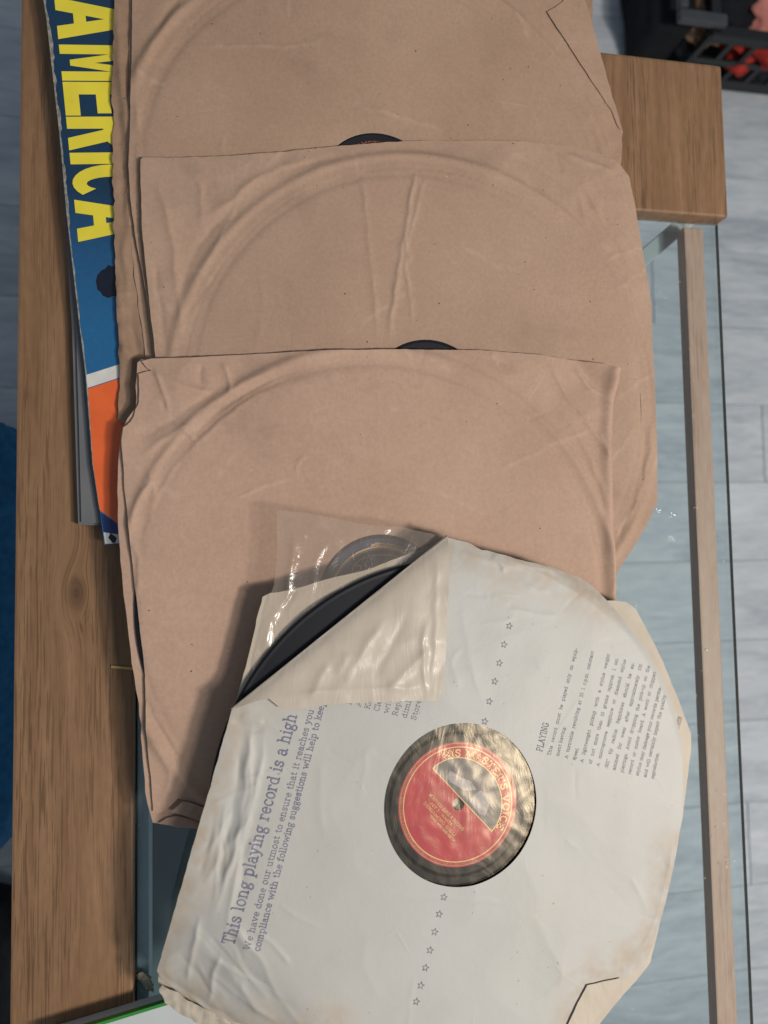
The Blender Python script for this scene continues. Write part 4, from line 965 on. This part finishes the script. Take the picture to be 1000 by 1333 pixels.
# the record in the white sleeve
ZR0, ZR1 = ZW - .0052, ZW - .0022
rc, lb = record('black record with red label in the white sleeve on top', cw, ZR0, ZR1, RW, .0365, RED)
zl = ZR1 - .0001
ring('gold_ring', .0331, .0337, zl + .00004, GOLD, lb, cw)
ring('gold_ring', .0354, .0358, zl + .00004, GOLD_DIM, lb, cw)
A = -48                                   # the label lies turned in the sleeve
def L2(u, v):
    c, s = math.cos(R_(A)), math.sin(R_(A)); return (cw[0] + c * u - s * v, cw[1] + s * u + c * v)
hp = [L2(.0238 * math.cos(R_(t)), .0238 * math.sin(R_(t)) ) for t in range(0, 181, 5)]
def polyflat(name, pts, z, mat, parent):
    if sum(pts[i][0] * pts[(i + 1) % len(pts)][1] - pts[(i + 1) % len(pts)][0] * pts[i][1] for i in range(len(pts))) < 0: pts = pts[::-1]
    return mk(name, [(x, y, z) for x, y in pts], [tuple(range(len(pts)))], mat, parent)
polyflat('picture_panel', [L2(.0262 * math.cos(R_(t)), .0036 + .0228 * math.sin(R_(t))) for t in range(0, 181, 5)], zl + .00004, GREY_PIC, lb)
# loose pale shapes where the label carries a small picture
polyflat('pale_shape', [L2(*p) for p in [(-.017, .006), (-.013, .0055), (-.003, .008), (.002, .0135), (-.004, .0145), (-.011, .0115), (-.018, .010)]], zl + .00007, PALE_PIC, lb)
polyflat('pale_shape', [L2(*p) for p in [(.004, .0060), (.013, .0050), (.017, .0068), (.0145, .0125), (.009, .0165), (.004, .0150), (.003, .0105)]], zl + .00007, PALE_PIC, lb)
V, Fc = [], []
ribbon(V, Fc, [L2(.0264 * math.cos(R_(t)), .0034 + .0231 * math.sin(R_(t))) for t in range(0, 181, 6)], .00030, lambda x, y: zl + .00010)
ribbon(V, Fc, [L2(-.0266, .0034), L2(0, .0034), L2(.0266, .0034)], .00028, lambda x, y: zl + .00012)
mk('gold_outline', V, [f if (Vector(V[f[1]]) - Vector(V[f[0]])).cross(Vector(V[f[2]]) - Vector(V[f[0]])).z > 0 else f[::-1] for f in Fc], GOLD, lb)
arc_text('label_text', "HIS MASTER'S VOICE", cw, .0279, 156 + A, 14 + A, .00056, .00042, zl + .00006, GOLD, lb)
arc_text('label_text', "REG TRADE MARK ALL RIGHTS RESERVED COPYING PROHIBITED", cw, .0341, 340 + A, 185 + A, .00013, .00010, zl + .00005, GOLD_DIM, lb)
for t, u0, u1, v, s in [("M'APPARI (LIKE A DREAM)", -.017, .013, -.0090, .00026), ('ACT 3 - MARTA', -.013, .006, -.0118, .00020), ('BENIAMINO GIGLI', -.016, .012, -.0146, .00023), ('TENOR WITH ORCHESTRA', -.008, .014, -.0170, .00017)]:
    st, wd = lay(t, .3); k = (u1 - u0) / wd
    text_mesh('label_text', st, lambda a, b: L2(u0 + a * k, v + b * s), .00014, lambda x, y: zl + .00006, GOLD, lb, .3)
# clear liner stretched across the opening, and sticking out above the fold
zn = ZW - .0012
def zlin(x, y): return zn + .00014 * rid(x, y, .012, 51) + .00006 * nz(x, y, .005, 52)
sheet('plastic_liner', [(hw[0] + .062 * math.cos(2 * math.pi * i / 60), hw[1] + .062 * math.sin(2 * math.pi * i / 60)) for i in range(60)], zlin, LINER, white, .0018, 0, 53, thick=0)
ZQ = ZB + .0012
crq = creases([([(384, 690), (380, 730), (372, 790)], 1.5, 1.2), ([(370, 680), (388, 690), (400, 700)], 1.0, .8), ([(430, 700), (410, 730), (405, 770)], 1.0, 2), ([(380, 770), (350, 810), (340, 850)], 1.2, 1.2), ([(395, 760), (360, 800)], -1, 1), ([(410, 690), (450, 705)], 1, 1), ([(490, 690), (510, 688)], 1, 1)], ZQ)
def zfilm(x, y): return ZQ + crq(x, y) + .0006 * rid(x, y, .025, 55) + .0003 * nz(x, y, .010, 56)
sheet('plastic_liner', px_poly([(361, 664), (400, 668), (440, 676), (480, 684), (520, 686), (560, 694), (582, 699), (560, 720), (520, 742), (470, 772), (420, 806), (370, 850), (325, 900), (330, 860), (345, 800), (350, 780), (357, 760), (361, 720)], ZQ), zfilm, FILM, white, .0014, .0004, 57, thick=0)

# a second sleeve lies between the white one and the brown one
ZC = ZB - .0042
cs = thing('record_sleeve', 'cream paper sleeve beneath the white printed one, only a sliver showing at the right', 'record sleeve', P(800, 900, ZC - .003))
sheet('front_sheet', px_poly([(330, 920), (350, 800), (560, 735), (740, 760), (799, 786), (828, 796), (842, 824), (862, 866), (880, 915), (895, 960), (890, 1010), (878, 1070), (842, 1240), (760, 1310), (500, 1290), (340, 1230), (300, 1150)], ZC), lambda x, y: ZC + .0005 * nz(x, y, .05, 17), CREAM, cs, .006, .0005, 18)
sheet('back_sheet', px_poly([(342, 920), (360, 810), (560, 747), (740, 772), (820, 810), (868, 915), (880, 960), (866, 1060), (830, 1220), (760, 1300), (500, 1290), (320, 1246), (300, 1180)], Z3 + .0030), lambda x, y: Z3 + .0030 + .0005 * nz(x, y, .05, 19), CREAM, cs, .006, .0005, 20)

# ------------------------------------------------------------------ white board with a green edge, under everything at the foot
gb = thing('storage_box', 'flat white box with a green edge poking out under the white sleeve at the bottom', 'box', P(200, 1330, 0))
zg = .0165
def bar_px(name, a, b, off0, off1, z0, z1, mat, parent):
    a, b = Vector(P2(*a, z1)), Vector(P2(*b, z1)); d = (b - a).normalized(); n = Vector((d.y, -d.x))
    p = [a + n * off0, b + n * off0, b + n * off1, a + n * off1]
    if (p[1] - p[0]).cross(p[2] - p[0]) < 0: p.reverse()
    V = [(q.x, q.y, z0) for q in p] + [(q.x, q.y, z1) for q in p]
    return mk(name, V, [(3, 2, 1, 0), (4, 5, 6, 7)] + [(i, (i + 1) % 4, 4 + (i + 1) % 4, 4 + i) for i in range(4)], mat, parent)
bar_px('green_edge', (60, 1352.5), (420, 1242), .0000, .0017, zg - .004, zg, GREEN, gb)
bar_px('box_body', (60, 1352.5), (420, 1242), .0018, .075, .0006, zg - .0008, BOX_WHITE, gb)

# ------------------------------------------------------------------ crumbs on the glass and the board
def blob(name, loc, rad, mat, sc_=(1, 1, 1), sub=3, rough=.35, s=.5, seed=0, smooth=True):
    bm = bmesh.new(); bmesh.ops.create_icosphere(bm, subdivisions=sub, radius=1)
    for v in bm.verts:
        d = 1 + rough * noise.noise(v.co * (1 / s) + Vector((seed, seed * 2, 0))) + rough * .5 * noise.noise(v.co * (2.3 / s) + Vector((seed, 0, seed)))
        v.co = Vector((v.co.x * d * rad * sc_[0], v.co.y * d * rad * sc_[1], v.co.z * d * rad * sc_[2]))
    o = bm_obj(name, bm, mat, None, smooth); o.location = loc; return o
p = P(190, 1278, gz + .001)
o = blob('paper_crumb', p, .0052, CRUMB, (.55, 1.25, .3), 3, .6, .4, 3); o.rotation_euler = (0, 0, R_(35)); tag(o, 'pale torn scrap lying on the glass beside the oak board', 'scrap')
bm = bmesh.new(); box_bm(bm, (-.007, -.0008, 0), (.007, .0008, .0012), .0003, 1)
o = bm_obj('straw_piece', bm, STRAW); o.location = P(160, 869, .0004); o.rotation_euler = (0, 0, R_(-8)); tag(o, 'yellow splinter of straw on the oak board beside the third brown sleeve', 'straw')
p = P(919, 846, gz); o = blob('white_fleck', (p.x, p.y, gz + .0004), .0013, CRUMB, (1, 1, .4), 2, .3, .5, 5); tag(o, 'tiny white fleck on the glass above the wooden rail', 'scrap')

# ------------------------------------------------------------------ left: blue cloth seat; top right: crate
def cushion(name, lo, hi, mat, label, cat, seed, puff=.35):
    bm = bmesh.new(); box_bm(bm, lo, hi, min(h - l for l, h in zip(lo, hi)) * puff, 5)
    bmesh.ops.subdivide_edges(bm, edges=[e for e in bm.edges if e.calc_length() > .02], cuts=6, use_grid_fill=True)
    for v in bm.verts:
        n = noise.noise(v.co * 14 + Vector((seed, 0, 0))) * .008 + noise.noise(v.co * 45) * .002
        v.co += v.co.normalized() * 0 + Vector((n, n * .6, n))
    return tag(bm_obj(name, bm, mat, None, True), label, cat)
pA, pB = P(20, 512, -.13), P(14, 1175, -.13)
cushion('cushion', (pA.x - .30, pB.y, -.40), (pA.x + .006, pA.y, -.13), BLUE_CLOTH, 'blue cloth cushion on the floor against the left side of the table', 'cushion', 2)
pC = P(0, 1260, -.25)
cushion('dark_shade_shape', (pC.x - .30, pC.y - .22, -.449), (pC.x - .002, pC.y + .02, -.25), BLACK_CLOTH, 'added dark shape for the shade on the floor at the lower left of the table', 'bag', 6)  # dark lump added where the floor lies in shade

crate = thing('plastic_crate', 'black slotted plastic crate with red things in it on the floor, top right', 'crate', P(920, 110, ZF))
cy0 = P(900, 112, ZF).y; cx0 = P(868, 60, ZF).x; cx1 = cx0 + .42; ct = -.34; cy1 = cy0 + .30
def crate_wall(a, b, name='wall'):
    """slotted wall from a to b (xy), floor to rim"""
    bm = bmesh.new(); a, b = Vector(a), Vector(b); d = (b - a); L = d.length; d.normalize(); n = int(L / .034)
    ang = math.atan2(d.y, d.x); T = Matrix.Translation((a.x, a.y, 0)) @ Matrix.Rotation(ang, 4, 'Z')
    for z0, z1 in ((ZF + .002, ZF + .022), (ZF + .050, ZF + .060), (ct - .018, ct)):
        box_bm(bm, (0, -.003, z0), (L, .003, z1), .001, 1)
    for i in range(n + 1):
        x = L * i / n; box_bm(bm, (x - .004, -.0022, ZF + .003), (x + .004, .0022, ct - .001), 0)
    o = bm_obj(name, bm, BLACK_PLASTIC, None); o.data.transform(T); put(o, crate); return o
crate_wall((cx0, cy0), (cx1, cy0)); crate_wall((cx0, cy1), (cx1, cy1)); crate_wall((cx0, cy0 + .004), (cx0, cy1 - .004)); crate_wall((cx1, cy0 + .004), (cx1, cy1 - .004))
box('rim', (cx0 - .008, cy0 - .010, ct), (cx1 + .008, cy0 + .004, ct + .006), BLACK_PLASTIC, crate, .002)
box('rim', (cx0 - .008, cy0 + .005, ct), (cx0 + .005, cy1, ct + .006), BLACK_PLASTIC, crate, .002)
box('base', (cx0 + .004, cy0 + .004, ZF + .001), (cx1 - .004, cy1 - .004, ZF + .006), BLACK_PLASTIC, crate)
pb = P(890, 40, ct + .01)
box('handle', (pb.x - .008, cy0 + .012, ct + .007), (pb.x + .004, cy0 + .085, ct + .019), GREY_PLASTIC, crate, .003)
box('handle', (pb.x - .008, cy0 - .004, ct + .007), (pb.x + .058, cy0 + .0115, ct + .017), GREY_PLASTIC, crate, .003)
def lump(px, py, z, rad, mat, label, cat, seed, scl=(1, 1, .6), name='cloth_bundle'):
    o = blob(name, P(px, py, z), rad, mat, scl, 4, .45, .55, seed); tag(o, label, cat); return o
lump(985, 38, -.39, .055, RED_CLOTH, 'crumpled red cloth bundle lying in the black crate', 'cloth', 3)
lump(1000, 12, -.36, .040, PINK_CLOTH, 'pale pink cloth bundle on top of the red one in the crate', 'cloth', 5)
lump(922, 22, -.37, .034, TAN_CLOTH, 'brown and tan cloth bundle in the black crate beside the red one', 'cloth', 8)
lump(948, 8, -.36, .036, BLACK_CLOTH, 'black cloth bundle between the tan and the red ones in the crate', 'cloth', 9)
pk = P(835, 40, ZF)
cushion('black_bag', (pk.x - .035, pk.y - .06, ZF + .001), (cx0 - .011, pk.y + .25, ZF + .10), BLACK_CLOTH, 'black cloth bag on the floor between the table and the crate', 'bag', 11)
# ceiling spots whose light the glass mirrors
